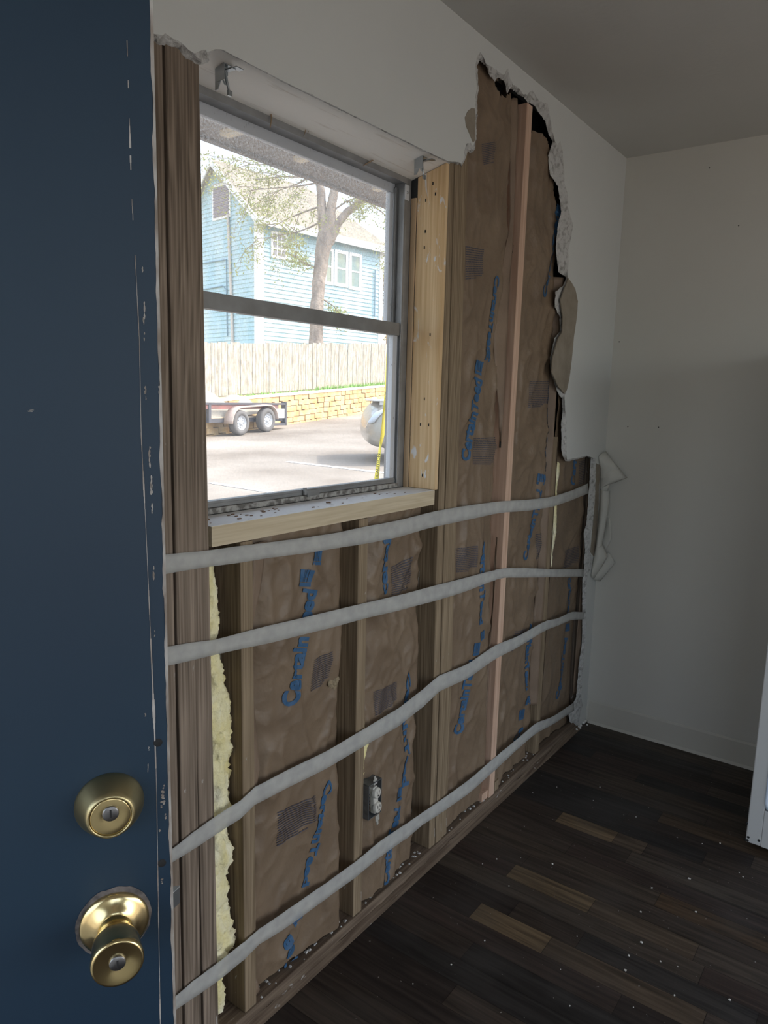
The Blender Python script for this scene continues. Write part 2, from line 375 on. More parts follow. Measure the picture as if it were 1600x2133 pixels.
b.box((WX-.1, -2.9, 0), (WX, -1.5, .8)); b.box((WX-.1, -2.9, 2.1), (WX, -1.5, H)); b.box((WX-.1, WY, 0), (WX, -2.9, H))
struct('wall_front', b, m_wall)
portal('portal_right', ((OX0+OX1)/2, WY-.05, 1.1), (math.radians(90), 0, 0), OX1-OX0, OZ1-OZ0)
portal('portal_window', (1.35, .19, 1.63), (math.radians(-90), 0, 0), .86, .92)
portal('portal_door', (WX-.05, -.5, 1.03), (math.radians(90), 0, math.radians(-90)), .93, 2.06)
portal('portal_front', (WX-.05, -2.2, 1.45), (math.radians(90), 0, math.radians(-90)), 1.4, 1.3)

# baseboard on the far wall
b = MB()
prof = [(0, 0), (-.012, 0), (-.007, .012), (-.005, .10), (-.002, .108), (0, .108)]
ya, yb = -.012, WY
n = len(prof)
b.add([(LX+p[0], ya, p[1]) for p in prof]+[(LX+p[0], yb, p[1]) for p in prof], [(i, (i+1) % n, n+(i+1) % n, n+i) for i in range(n)]+[tuple(range(n)), tuple(reversed(range(n, 2*n)))])
struct('baseboard_back', b, m_base)

# ---- the torn drywall of the window wall
def P2(px, py, Y=0.): q = onY(px, py, Y); return (q[0], q[2])
# (outer painted edge, inner gypsum edge) pixel pairs measured on the photograph
TEAR = []
def tr(lst, jit=1.): TEAR.extend([(o, i_, jit) for o, i_ in lst])
tr([((300, 62), (300, 85)), ((322, 72), (320, 84)), ((345, 70), (336, 92)), ((362, 80), (352, 98)), ((377, 90), (372, 108)), ((392, 103), (384, 118)), ((404, 112), (398, 125)),
    ((415, 106), (418, 137)), ((430, 103), (433, 129)), ((430, 108), (433, 116)), ((440, 104), (441, 106)), ((455, 103), (456, 104))], 1.)
tr([((462, 103), (463, 105)), ((600, 174), (601, 177)), ((760, 252), (761, 255)), ((880, 311), (881, 314)), ((934, 336), (935, 339))], .25)
tr([((950, 337), (950, 341)), ((962, 341), (962, 346)), ((968, 325), (968, 330)), ((972, 308), (974, 318)), ((986, 310), (987, 316)), ((989, 290), (991, 292)), ((990, 278), (992, 278)), ((989, 258), (992, 256)),
    ((991, 235), (994, 235)), ((990, 205), (994, 205)), ((994, 183), (997, 183)), ((992, 161), (995, 160)), ((990, 138), (994, 140)), ((995, 116), (998, 128)),
    ((1001, 109), (1003, 127)), ((1008, 120), (1008, 135)), ((1012, 133), (1016, 142)), ((1025, 139), (1021, 160)), ((1037, 148), (1030, 167)), ((1050, 156), (1040, 162)), ((1058, 141), (1052, 172)),
    ((1062, 163), (1056, 195)), ((1069, 177), (1064, 184)), ((1081, 183), (1074, 190)), ((1090, 197), (1083, 200)), ((1099, 196), (1092, 204)), ((1108, 188), (1098, 211)), ((1117, 200), (1108, 216)), ((1124, 210), (1116, 226)),
    ((1141, 217), (1124, 236)), ((1146, 244), (1136, 254)), ((1151, 273), (1143, 280)), ((1156, 294), (1151, 296)), ((1162, 304), (1148, 306)), ((1167, 293), (1142, 324)), ((1172, 317), (1143, 345)), ((1175, 355), (1147, 367)),
    ((1176, 382), (1163, 388)), ((1183, 405), (1166, 417)), ((1184, 436), (1169, 440)), ((1190, 455), (1163, 466)), ((1194, 469), (1160, 490)), ((1189, 499), (1158, 517)), ((1184, 520), (1160, 540)), ((1184, 549), (1163, 566)),
    ((1182, 574), (1179, 578)), ((1186, 582), (1173, 596)), ((1198, 600), (1157, 608)), ((1203, 628), (1156, 640)), ((1202, 658), (1166, 660)), ((1197, 690), (1166, 690)), ((1193, 715), (1155, 705)), ((1192, 744), (1146, 744)),
    ((1188, 772), (1147, 776)), ((1185, 797), (1155, 798)), ((1181, 814), (1163, 822)), ((1176, 826), (1170, 829)), ((1177, 850), (1172, 852)), ((1180, 880), (1169, 884)), ((1180, 915), (1170, 917)), ((1180, 940), (1169, 940)), ((1181, 956), (1177, 960))], 1.)
tr([((1183, 957), (1184, 961)), ((1200, 954), (1201, 957)), ((1222, 949), (1222, 951))], .3)
tr([((1240, 955), (1231, 952)), ((1241, 968), (1229, 975)), ((1243, 1000), (1228, 1005)), ((1241, 1030), (1226, 1030)), ((1237, 1060), (1224, 1060)), ((1236, 1090), (1222, 1090)), ((1229, 1115), (1216, 1110)), ((1228, 1140), (1219, 1145)), ((1232, 1165), (1216, 1170)),
    ((1232, 1182), (1217, 1186)), ((1224, 1195), (1214, 1200)), ((1222, 1230), (1213, 1230)), ((1220, 1270), (1213, 1272)), ((1222, 1300), (1213, 1300)), ((1219, 1340), (1212, 1340)), ((1216, 1380), (1206, 1382)), ((1213, 1420), (1203, 1420)), ((1211, 1455), (1200, 1452)),
    ((1214, 1468), (1190, 1474)), ((1210, 1482), (1184, 1488)), ((1206, 1500), (1188, 1508))], 1.)
# refine into world (x, z) pairs with rough edges
outer, inner = [], []
for a in range(len(TEAR)-1):
    (o0, i0, j0), (o1, i1, j1) = TEAR[a], TEAR[a+1]
    O0, O1 = np.array(P2(*o0)), np.array(P2(*o1)); I0, I1 = np.array(P2(*i0, DT)), np.array(P2(*i1, DT))
    ns = max(1, int(np.linalg.norm(O1-O0)/.007))
    for k in range(ns):
        t = k/ns; po = O0*(1-t)+O1*t; pi = I0*(1-t)+I1*t; j = min(j0, j1)
        q = np.array([noise.noise(Vector((po[0]*110, po[1]*110, 1.))), noise.noise(Vector((po[0]*110, po[1]*110, 9.)))])
        q2 = np.array([noise.noise(Vector((po[0]*90, po[1]*90, 21.))), noise.noise(Vector((po[0]*90, po[1]*90, 29.)))])
        outer.append(po+q*.0035*j); inner.append(pi+q2*.006*j)
outer.append(np.array([3.045, 0.0])); inner.append(np.array([3.03, 0.0]))
outer[0][0] = inner[0][0] = .80
outer.insert(0, np.array([.80, 0.])); inner.insert(0, np.array([.80, 0.]))
outer.insert(0, np.array([WX, 0.])); inner.insert(0, np.array([WX, 0.]))
tail = [(LX, 0.), (LX, H), (WX, H)]
po = [(p[0], p[1]) for p in outer]+tail; pi = [(p[0], p[1]) for p in inner]+tail
b = MB()
tri = tessellate_polygon([[Vector((p[0], p[1], 0)) for p in po]])
b.add([(p[0], 0, p[1]) for p in po], [tuple(t) for t in tri], 0)
tri2 = tessellate_polygon([[Vector((p[0], p[1], 0)) for p in pi]])
b.add([(p[0], DT-.0002, p[1]) for p in pi], [tuple(t) for t in tri2], 1)
wl = struct('wall_left', b, [m_wall, m_gyp], 'off-white painted wall torn open below and beside the window')
b = MB(); NO = len(outer); rows = []
NS = 6
vs = []
for k in range(NO):
    for s_ in range(NS+1):
        t = s_/NS; p = outer[k]*(1-t)+inner[k]*t
        wide = np.linalg.norm(outer[k]-inner[k])
        e = min(1, t*(1-t)*5); amp = min(.006, wide*.35)
        y = DT*(t**1.3)+e*amp*noise.noise(Vector((p[0]*130, p[1]*130, 5.)))-.0003*(1-t)
        p = p+e*amp*np.array([noise.noise(Vector((p[0]*100, p[1]*100, 50.))), noise.noise(Vector((p[0]*100, p[1]*100, 60.)))])
        vs.append((p[0], y, p[1]))
b.add(vs, [(k*(NS+1)+s_, (k+1)*(NS+1)+s_, (k+1)*(NS+1)+s_+1, k*(NS+1)+s_+1) for k in range(2, NO-1) for s_ in range(NS)])
b.build('torn_gypsum_edge', m_gyp, wl, label='crumbling white gypsum edge of the torn wall')

def patch(name, pts, m, Y=-.0008, th=.0012, label=None, jit=.002):
    P = []
    for a in range(len(pts)):
        A = np.array(P2(*pts[a], Y)); B_ = np.array(P2(*pts[(a+1) % len(pts)], Y)); ns = max(1, int(np.linalg.norm(B_-A)/.008))
        for k in range(ns):
            q = A+(B_-A)*k/ns
            q = q+jit*np.array([noise.noise(Vector((q[0]*90, q[1]*90, 2.))), noise.noise(Vector((q[0]*90, q[1]*90, 12.)))])
            P.append((q[0], Y, q[1]))
    return MB().prism(P, (0, th, 0)).build(name, m, wl, label=label)
patch('peeled_paper', [(1184, 579), (1192, 590), (1199, 603), (1204, 628), (1202, 660), (1196, 700), (1192, 744), (1187, 785), (1181, 812), (1176, 820), (1163, 805), (1150, 775), (1152, 744), (1163, 706), (1172, 690), (1173, 660), (1168, 625), (1176, 602), (1181, 590)], m_brown, -.0015, .004, 'bare brown paper where the wall face has peeled away')
patch('peeled_paper', [(989, 226), (983, 225), (975, 231), (969, 245), (971, 262), (979, 280), (986, 298), (990, 292), (990, 262), (991, 240)], m_brown, -.0012, .0015)
patch('peeled_paper', [(1242, 965), (1249, 968), (1251, 985), (1248, 1010), (1247, 1050), (1244, 1100), (1241, 1140), (1238, 1160), (1230, 1150), (1236, 1090), (1240, 1040), (1242, 1000)], m_brown, -.0015, .003)
patch('peeled_paper', [(972, 300), (981, 297), (987, 306), (984, 311), (975, 310), (970, 325), (968, 318)], m_gyp, -.0012, .0015)
# curled flaps of wall paper hanging from the lower strip
def flap(base, tip, X=3.095, curl=.02, sd=0, wl_=wl):
    n = len(base); b = MB(); vs = []; NV = 8
    for j in range(NV):
        t = j/(NV-1)
        for k in range(n*3-2):
            u = k/3; a = min(int(u), n-2); fr = u-a
            B0 = np.array(base[a])*(1-fr)+np.array(base[a+1])*fr; T0 = np.array(tip[a])*(1-fr)+np.array(tip[a+1])*fr
            Bw = onY(B0[0], B0[1], -.002); Tw = onX(T0[0], T0[1], X)
            p = Bw*(1-t)+Tw*t
            p = p+np.array([-curl*math.sin(t*math.pi), 0, 0])+.006*t*np.array([noise.noise(Vector((u*1.3, t*2, sd))), 0, noise.noise(Vector((u*1.3, t*2, sd+4)))])
            vs.append(p)
    w_ = n*3-2
    b.add(vs, [(j*w_+k, j*w_+k+1, (j+1)*w_+k+1, (j+1)*w_+k) for j in range(NV-1) for k in range(w_-1)], 0, True)
    b.build('paper_flap', m_flap, wl_, solid=.0009)
flap([(1247, 952), (1250, 975), (1251, 1005), (1250, 1030)], [(1262, 940), (1288, 975), (1270, 1012), (1262, 1025)], 3.09, .012, 1)
flap([(1252, 985), (1250, 1000), (1250, 1020)], [(1284, 968), (1307, 996), (1271, 1009)], 3.10, .02, 2)
flap([(1250, 1020), (1248, 1060), (1244, 1110), (1240, 1150)], [(1270, 1022), (1268, 1062), (1258, 1115), (1252, 1148)], 3.08, .02, 3)
flap([(1256, 1070), (1252, 1100), (1248, 1130)], [(1272, 1080), (1274, 1122), (1262, 1146)], 3.10, .01, 4)
flap([(1240, 1140), (1236, 1165), (1232, 1195)], [(1256, 1135), (1266, 1160), (1240, 1205)], 3.085, .02, 5)
flap([(1244, 1165), (1240, 1185), (1236, 1205)], [(1268, 1150), (1281, 1172), (1250, 1212)], 3.10, .01, 6)
# debris lip at the foot of the corner
b = MB()
for k in range(26):
    q = onZ(random.uniform(1188, 1225), random.uniform(1488, 1520), .004); r = random.uniform(.002, .007)
    b.lathe([(0, -r), (r, -r*.4), (r*.8, r*.5), (0, r)], (q[0], min(q[1], -.004), r), (random.random(), random.random(), 1), 6)
tag(b.build('gypsum_crumbs', m_debris, None, loc=(3.03, 0, 0)), 'heap of broken gypsum crumbs in the far floor corner', 'debris', kind='stuff')

# ---- outer sheathing and siding behind the studs
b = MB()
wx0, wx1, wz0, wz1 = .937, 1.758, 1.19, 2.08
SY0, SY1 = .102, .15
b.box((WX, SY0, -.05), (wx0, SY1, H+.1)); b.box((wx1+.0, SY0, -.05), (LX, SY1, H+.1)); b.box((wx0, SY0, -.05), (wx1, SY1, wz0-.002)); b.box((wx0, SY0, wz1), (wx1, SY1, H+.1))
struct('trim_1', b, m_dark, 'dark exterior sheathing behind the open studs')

# ================================================================== STUDS
def stud(name, xb, xt, z0, z1, m, label, y0=DT, w=.038, dep=.088, group=None, cat='stud', holes=(), chips=0):
    """A stud whose left edge is xb at z=.6 and xt at z=1.7 (real studs lean a little)."""
    sl = (xt-xb)/1.1
    b = MB()
    nseg = 24; vs = []
    for j in range(nseg+1):
        z = z0+(z1-z0)*j/nseg; xl = xb+sl*(z-.6); q = .0006*noise.noise(Vector((xb*9, z*3, 1)))
        vs += [(xl+q, y0, z), (xl+w+q, y0, z), (xl+w+q, y0+dep, z), (xl+q, y0+dep, z)]
    fs = [(j*4+k, j*4+(k+1) % 4, (j+1)*4+(k+1) % 4, (j+1)*4+k) for j in range(nseg) for k in range(4)]+[(3, 2, 1, 0), tuple(nseg*4+k for k in range(4))]
    b.add(vs, fs)
    o = b.build(name, m, None, loc=(xb, y0, z0), bevel=.0022)
    return tag(o, label, cat, group)
stud('wall_stud', .808, .808, .038, 2.2, m_stud, 'weathered stud nearest the blue door edge, partly hidden by it')
stud('wall_stud', .850, .850, .038, 2.2, m_stud, 'weathered middle stud of the three left of the window', w=.043, y0=.0105)
s3_ = stud('wall_stud', .896, .886, .038, 2.2, m_stud, 'weathered full-height stud forming the left side of the window', w=.041)
stud('cripple_stud', 1.017, 1.010, .038, 1.149, m_stud2, 'short stud under the window beside the yellow fiberglass', w=.036)
stud('cripple_stud', 1.414, 1.406, .038, 1.149, m_stud2, 'short stud under the window carrying the electrical outlet box')
stud('wall_stud', 1.796, 1.776, .038, 2.2, m_stud2, 'left board of the triple stud right of the window', w=.034, y0=.0145)
stud('wall_stud', 1.833, 1.813, .038, 2.2, m_stud2, 'middle board of the triple stud right of the window', w=.035)
stud('wall_stud', 1.870, 1.850, .038, 2.2, m_stud2, 'right board of the triple stud, against the printed kraft paper', w=.034, y0=.0155)
stud('wall_stud', 2.197, 2.206, .038, 2.37, m_new, 'new pinkish pine stud standing in the tall torn opening', y0=.008, w=.039)
stud('wall_stud', 2.600, 2.600, .038, 1.32, m_stud2, 'old stud between the paper bays near the room corner', y0=.018, w=.036)
stud('wall_stud', 3.045, 3.045, .038, 2.4, m_stud, 'dark stud in the room corner behind the torn wall edge', y0=.016, w=.04)
# gaps: staples and nail heads on the new stud
b = MB()
for px, py in ((1067, 518), (1045, 845), (1042, 925), (1050, 930)):
    q = onY(px, py, .03); b.box((q[0]-.003, .028, q[2]-.012), (q[0]+.003, .032, q[2]+.012))
tag(b.build('staple', m_black, None, loc=(2.19, .03, 1.4)), 'dark staples holding paper along the new pine stud', 'staples', kind='stuff')

# bottom plate
b = MB(); b.box((WX, DT-.004, 0.0), (LX, .1, .038))
tag(b.build('bottom_plate', m_plate, None, loc=(WX, 0, 0), bevel=.003), 'weathered bottom plate board running along the floor under all the studs', 'board')
b = MB()
b.grid(200, 5, lambda u, v: (.78+u*2.25, -.014*(1-v)+.009*v-.006*v*noise.noise(Vector((u*40, 3, 1))), .001+.010*v+.004*noise.noise(Vector((u*60, v*3, 7)))*v))
tag(b.build('plaster_dust', m_plate, None, loc=(1, 0, 0)), 'ragged strip of old glue and dust along the foot of the open wall', 'debris', kind='stuff')
# rubble lying on the plate
def crumbs(name, n, area, size, m, label, flat=.4, seed=1):
    r = random.Random(seed); b = MB()
    for k in range(n):
        p = area(r); s = size*r.uniform(.4, 1.4)
        vs = []
        for q in ((-1, -1, 0), (1, -1, 0), (1, 1, 0), (-1, 1, 0), (-.6, -.5, 1), (.7, -.6, 1), (.5, .7, 1), (-.7, .6, 1)):
            vs.append((p[0]+q[0]*s*r.uniform(.5, 1), p[1]+q[1]*s*r.uniform(.5, 1), p[2]+q[2]*s*flat*2*r.uniform(.6, 1)))
        b.hexa(vs)
    return tag(b.build(name, m, None), label, 'debris', kind='stuff')
crumbs('plate_rubble', 90, lambda r: (r.choice((r.uniform(1.07, 1.4), r.uniform(1.46, 1.78), r.uniform(1.92, 2.2), r.uniform(2.25, 2.6))), r.uniform(.016, .05), .038), .004, m_gyp, 'bits of gypsum lying on the bottom plate between the studs', seed=2)
FL = [(1092, 1722), (1110, 1652), (1236, 1668), (1250, 1640), (1325, 1702), (1005, 1800), (1060, 1846), (1085, 1787), (1463, 1758), (1436, 1831), (1500, 1757), (1540, 1818), (1548, 1827), (1358, 1850), (1336, 1963), (1303, 2022), (1376, 2003), (1310, 1991), (1202, 1951), (1405, 2074), (1412, 2014), (1520, 2083), (1187, 2096), (1320, 2099), (1168, 2020), (1035, 1790), (1151, 1800), (1335, 1900), (1450, 1900), (1279, 1508), (1160, 1640), (940, 2010), (860, 2050), (1010, 1960)]
b = MB(); r_ = random.Random(8)
for px, py in FL:
    q = onZ(px, py, 0); s = r_.uniform(.0010, .0026)*(1.8 if (px, py) in ((1303, 2022), (1336, 1963), (1520, 2083), (1436, 1831)) else 1)
    b.hexa([(q[0]+c[0]*s*r_.uniform(.5, 1.2), q[1]+c[1]*s*r_.uniform(.5, 1.2), c[2]*.002) for c in ((-1, -1, 0.1), (1, -1, .1), (1, 1, .1), (-1, 1, .1), (-1, -1, 1), (1, -1, 1), (1, 1, 1), (-1, 1, 1))])
tag(b.build('floor_crumbs', m_debris, None), 'tiny white plaster crumbs scattered over the dark floor', 'debris', kind='stuff')

# ================================================================== WINDOW
sill = thing('window_sill', 'thick wooden window stool with worn white paint on top', 'window sill', (wx0, DT, 1.15))
b = MB()
nx = 40
def sv(u, y, z): return (wx0+.001+u*(wx1-wx0-.002), y, z)
b.grid(nx, 2, lambda u, v: sv(u, .011, 1.151+v*.041), 0, False)
b.grid(nx, 2, lambda u, v: sv(u, .011, 1.151) if v < .5 else sv(u, .118, 1.151), 0, False)
b.box((wx0+.001, .0111, 1.1512), (wx1-.001, .118, 1.1915))
b.build('sill_board', m_sillf, sill, bevel=.002)
MB().box((wx0+.001, .0125, 1.1916), (wx1-.001, .118, 1.1928)).build('worn_paint', m_sillt, sill, label='worn white paint on the sill top')
b = MB()
for k in range(34):
    q = onZ(random.choice((random.uniform(455, 530), random.uniform(455, 530), random.uniform(560, 850))), 1060, 1.193)
    xx = random.uniform(wx0+.01, wx0+.25) if k < 22 else random.uniform(wx0+.2, wx1-.1)
    yy = random.uniform(.03, .09); s = random.uniform(.0008, .0025)
    b.box((xx-s*2, yy-s, 1.1928), (xx+s*2, yy+s, 1.1928+s))
b.build('paint_flakes', mat('paint_flake', rgb(120, 96, 78), .9), sill)['kind'] = 'stuff'

# header soffit (painted head board), right and left jamb boards
HS = lambda y: 2.080-.031*(y-DT)/.108      # the head board sags toward the glass
tag(MB().hexa([(wx0-.001, DT, HS(DT)), (wx1+.018, DT, HS(DT)), (wx1+.018, .15, HS(.15)), (wx0-.001, .15, HS(.15)), (wx0-.001, DT, 2.10), (wx1+.018, DT, 2.10), (wx1+.018, .15, 2.10), (wx0-.001, .15, 2.10)]).build('window_head_board', m_soff, None, loc=(wx0, DT, 2.08)), 'cracked white painted head board above the window opening', 'board')
jb = MB().hexa([(wx1, .012, 1.193), (wx1+.016, .012, 1.193), (wx1+.016, .104, 1.193), (wx1, .104, 1.193), (wx1, .012, 2.078), (wx1+.016, .012, 2.078), (wx1+.016, .104, 2.053), (wx1, .104, 2.053)]).build('jamb_board', m_jamb, None, loc=(wx1, .012, 1.193), bevel=.0015)
tag(jb, 'yellow pine jamb board with paint traces on the right side of the window', 'board')
b = MB()
for px, py in ((902, 382), (907, 404), (887, 417), (886, 482), (884, 516), (884, 831), (876, 884), (893, 885), (896, 697), (880, 990)):
    q = onX(px, py, wx1-.0005); b.box((q[0]-.0006, q[1]-.0015, q[2]-.004), (q[0]+.0004, q[1]+.0015, q[2]+.004))
b.build('nail_hole', m_black, jb)['kind'] = 'stuff'
tag(MB().box((wx1-.004, .104, 1.193), (wx1+.016, .121, 2.0)).build('stop_strip', wood('stop_pine', rgb(190, 164, 132), rgb(206, 180, 148)), None, loc=(wx1, .104, 1.193), bevel=.0015), 'narrow tan wooden stop beside the metal window frame on the right', 'board')
tag(MB().box((wx0-.02, .1021, 1.193), (wx0+.012, .121, 2.05)).build('stop_strip', MATS['stop_pine'], None, loc=(wx0, .104, 1.193), bevel=.0015), 'narrow wooden stop left of the window, behind the studs', 'board')

win = thing('window_1', 'single-hung aluminium window with dusty panes', 'window', ((wx0+wx1)/2, .13, 1.2), kind='structure')
FX0, FX1, FZ0, FZ1 = .95, wx1-.004, 1.1935, 2.056
b = MB()     # outer frame with a stepped section
b.box((FX0, .121, FZ0), (FX0+.03, .175, FZ1)); b.box((FX1-.024, .121, FZ0), (FX1, .175, FZ1))
b.box((FX0+.03, .124, FZ1-.020), (FX1-.024, .175, FZ1)); b.box((FX0+.03, .135, FZ0), (FX1-.024, .175, FZ0+.010))
b.box((FX1-.032, .121, FZ0+.01), (FX1-.024, .126, FZ1-.03)); b.box((FX1-.034, .148, FZ0+.01), (FX1-.024, .156, FZ1-.03))
b.build('window_frame', m_alu, win, bevel=.0012)
MB().box((FX0+.03, .1205, FZ0), (FX1-.024, .1345, FZ0+.013)).build('sill_track', m_dirt, win, bevel=.002, label='dirt-caked bottom track')
b = MB()
b.box((FX0+.03, .121, FZ1-.022), (FX1-.024, .124, FZ1-.001))
b.build('head_track', m_alu, win)
# lower sash (inner)
LZ0, LZ1 = FZ0+.0135, 1.6595
GX0, GX1 = FX0+.034, 1.700
ls = MB()
ls.box((GX0-.004, .127, LZ0), (FX1-.034, .146, LZ0+.014)); ls.box((GX0-.004, .1255, LZ0+.006), (FX1-.034, .127, LZ0+.009))
ls.box((GX0-.004, .124, LZ1-.034), (FX1-.034, .146, LZ1))
ls.box((GX0-.004, .130, LZ0), (GX0+.012, .146, LZ1))
ls.build('sash_frame', m_alu, win, bevel=.0015)
MB().box((GX1, .131, LZ0+.014), (FX1-.034, .146, LZ1-.034)).build('sash_stile', m_aluw, win, bevel=.001, label='pale spotted metal stile')
# upper sash (outer)
us = MB()
us.box((GX0-.004, .158, LZ1-.03), (FX1-.026, .172, LZ1-.004)); us.box((GX0-.004, .158, FZ1-.044), (FX1-.026, .172, FZ1-.018))
us.box((GX0-.004, .158, LZ1), (GX0+.012, .172, FZ1-.03))
us.build('sash_frame', m_aluw, win, bevel=.001)
MB().box((GX1+.004, .157, LZ1-.02), (FX1-.034, .172, FZ1-.045)).build('sash_stile', m_aluw, win, bevel=.001)
MB().box((FX1-.033, .1185, 1.99), (FX1-.012, .1205, 2.03)).build('corner_bracket', m_aluw, win, bevel=.001)
MB().lathe([(0, .002), (.003, .002), (.004, 0)], (FX1-.022, .1185, 2.010), (0, -1, 0), 12).build('screw', m_steel, win)
MB().box((GX0+.01, .139, LZ0+.01), (GX1+.002, .1415, LZ1-.03)).build('glass_pane', m_glass, win)
MB().box((GX0+.01, .164, LZ1-.02), (GX1+.008, .1665, FZ1-.045)).build('glass_pane', m_glass, win)
# sash latch at the middle of the bottom rail
lx = onY(645, 1042, .125)[0]
lt = MB()
lt.box((lx-.026, .121, LZ0+.0120), (lx+.03, .131, LZ0+.0150)); lt.box((lx-.026, .1175, LZ0+.001), (lx-.018, .125, LZ0+.019))
lt.hexa([(lx-.017, .115, LZ0-.004), (lx+.03, .115, LZ0-.002), (lx+.03, .126, LZ0-.002), (lx-.017, .126, LZ0-.004), (lx-.017, .120, LZ0+.012), (lx+.026, .120, LZ0+.012), (lx+.026, .127, LZ0+.012), (lx-.017, .127, LZ0+.012)])
lt.build('sash_latch', m_alu, win, bevel=.001)
# torn caulk slivers hanging from the head
b = MB()
for px0, py0, px1, py1, r in ((563, 226, 563, 266, .0022), (635, 262, 633, 283, .0012), (640, 266, 641, 278, .001), (790, 325, 757, 345, .0022), (686, 276, 694, 290, .0014)):
    A = onY(px0, py0, .118); B_ = onY(px1, py1, .112); m_ = (A+B_)/2+np.array([.004, 0, .002])
    b.tube([A, m_, B_], [r, r*.9, r*.5], 6)
b.build('caulk_sliver', mat('old_caulk', rgb(150, 130, 108), .9), win)

# curtain brackets on the head board
def bracket(px, py, label, fl=1):
    o = onZ(px, py, 2.068)
    o[2] = HS(o[1])
    t = thing('curtain_bracket', label, 'bracket', tuple(o), 'metal curtain rod brackets')
    x, y, z = o
    b = MB(); b.box((x-.001, y-.006, z-.030), (x+.0008, y+.020, z-.0002)); b.box((x, y-.006, z-.0018), (x+.022, y+.020, z-.0002))
    b.hexa([(x-.001, y+.012, z-.044), (x+.0008, y+.012, z-.044), (x+.0008, y+.020, z-.044), (x-.001, y+.020, z-.044), (x-.001, y+.004, z-.03), (x+.0008, y+.004, z-.03), (x+.0008, y+.020, z-.03), (x-.001, y+.020, z-.03)])
    b.build('mounting_plate', m_steel, t, bevel=.0004)
    b = MB(); b.box((x+.001, y+.004, z-.016), (x+.018, y+.008, z-.003)); b.box((x+.008, y-.018, z-.010), (x+.018, y+.006, z-.007)); b.box((x+.012, y-.026, z-.008), (x+.030, y-.014, z-.006))
    b.build('rod_arm', m_steel, t, bevel=.0004)
    b = MB(); b.tube([(x+.012, y+.006, z-.010), (x+.013, y+.003, z-.026), (x+.018, y+.002, z-.042)], [.0035, .003, .0022], 8)
    b.box((x+.014, y-.001, z-.052), (x+.024, y+.003, z-.042)); b.tube([(x+.004, y+.008, z-.02), (x+.011, y+.004, z-.034)], .0016, 6)
    b.build('latch_hook', m_steel, t)
bracket(463, 133, 'shiny metal curtain bracket at the left end of the head board')
bracket(877, 330, 'shiny metal curtain bracket at the right end of the head board')

# ================================================================== INSULATION
class Bay:
    def __init__(s, x0, x1, z0, z1, yl, ym, yr, seed, wr=.004, puff=2.2, edge=.16, nx=44, nz=190, lean=0., zt=None):
        s.__dict__.update(locals())
        s.h = {}
        s.nx, s.nz = nx, nz
        for j in range(nz):
            z = z0+(z1-z0)*j/(nz-1)
            for i in range(nx):
                u = i/(nx-1); x = s.X(u, z)
                a = min(1, u/edge); c = min(1, (1-u)/edge)
                sm = lambda t: t*t*(3-2*t)
                y = ym+(yl-ym)*(1-sm(a))+(yr-ym)*(1-sm(c))
                P = Vector((x*5, z*1.6, seed*7.3))
                y += wr*2.2*noise.noise(P)
                rid = 1-abs(noise.noise(Vector((x*9+z*1.5, z*4.5-x*3, seed*3.1))))*2.2
                y -= wr*1.5*max(0, rid)**3
                rid2 = 1-abs(noise.noise(Vector((x*20-z*6, z*11+x*5, seed*5.7))))*2.4
                y -= wr*.7*max(0, rid2)**2
                if zt:   # slump at the foot
                    y += 0
                s.h[i, j] = min(max(y, .0150), .0985)
    def X(s, u, z): return s.x0+(s.x1-s.x0)*u+s.lean*(z-.6)
    def y(s, x, z):
        v = min(max((z-s.z0)/(s.z1-s.z0), 0), 1)*(s.nz-1); u = min(max((x-s.lean*(z-.6)-s.x0)/(s.x1-s.x0), 0), 1)*(s.nx-1)
        i, j = min(int(u), s.nx-2), min(int(v), s.nz-2); a, b = u-i, v-j
        return (s.h[i, j]*(1-a)+s.h[i+1, j]*a)*(1-b)+(s.h[i, j+1]*(1-a)+s.h[i+1, j+1]*a)*b
    def mesh(s, parent, cut=None):
        b = MB()
        if cut:
            sk = lambda u, v: cut(s.X(u, s.z0+(s.z1-s.z0)*v), s.z0+(s.z1-s.z0)*v)
            b.grid(s.nx, s.nz, lambda u, v: (s.X(u, s.z0+(s.z1-s.z0)*v), s.h[round(u*(s.nx-1)), round(v*(s.nz-1))], s.z0+(s.z1-s.z0)*v), skip=sk)
            return b.build('kraft_facing', m_kraft, parent)
        b.grid(s.nx, s.nz, lambda u, v: (s.X(u, s.z0+(s.z1-s.z0)*v), s.h[round(u*(s.nx-1)), round(v*(s.nz-1))], s.z0+(s.z1-s.z0)*v))
        return b.build('kraft_facing', m_kraft, parent)

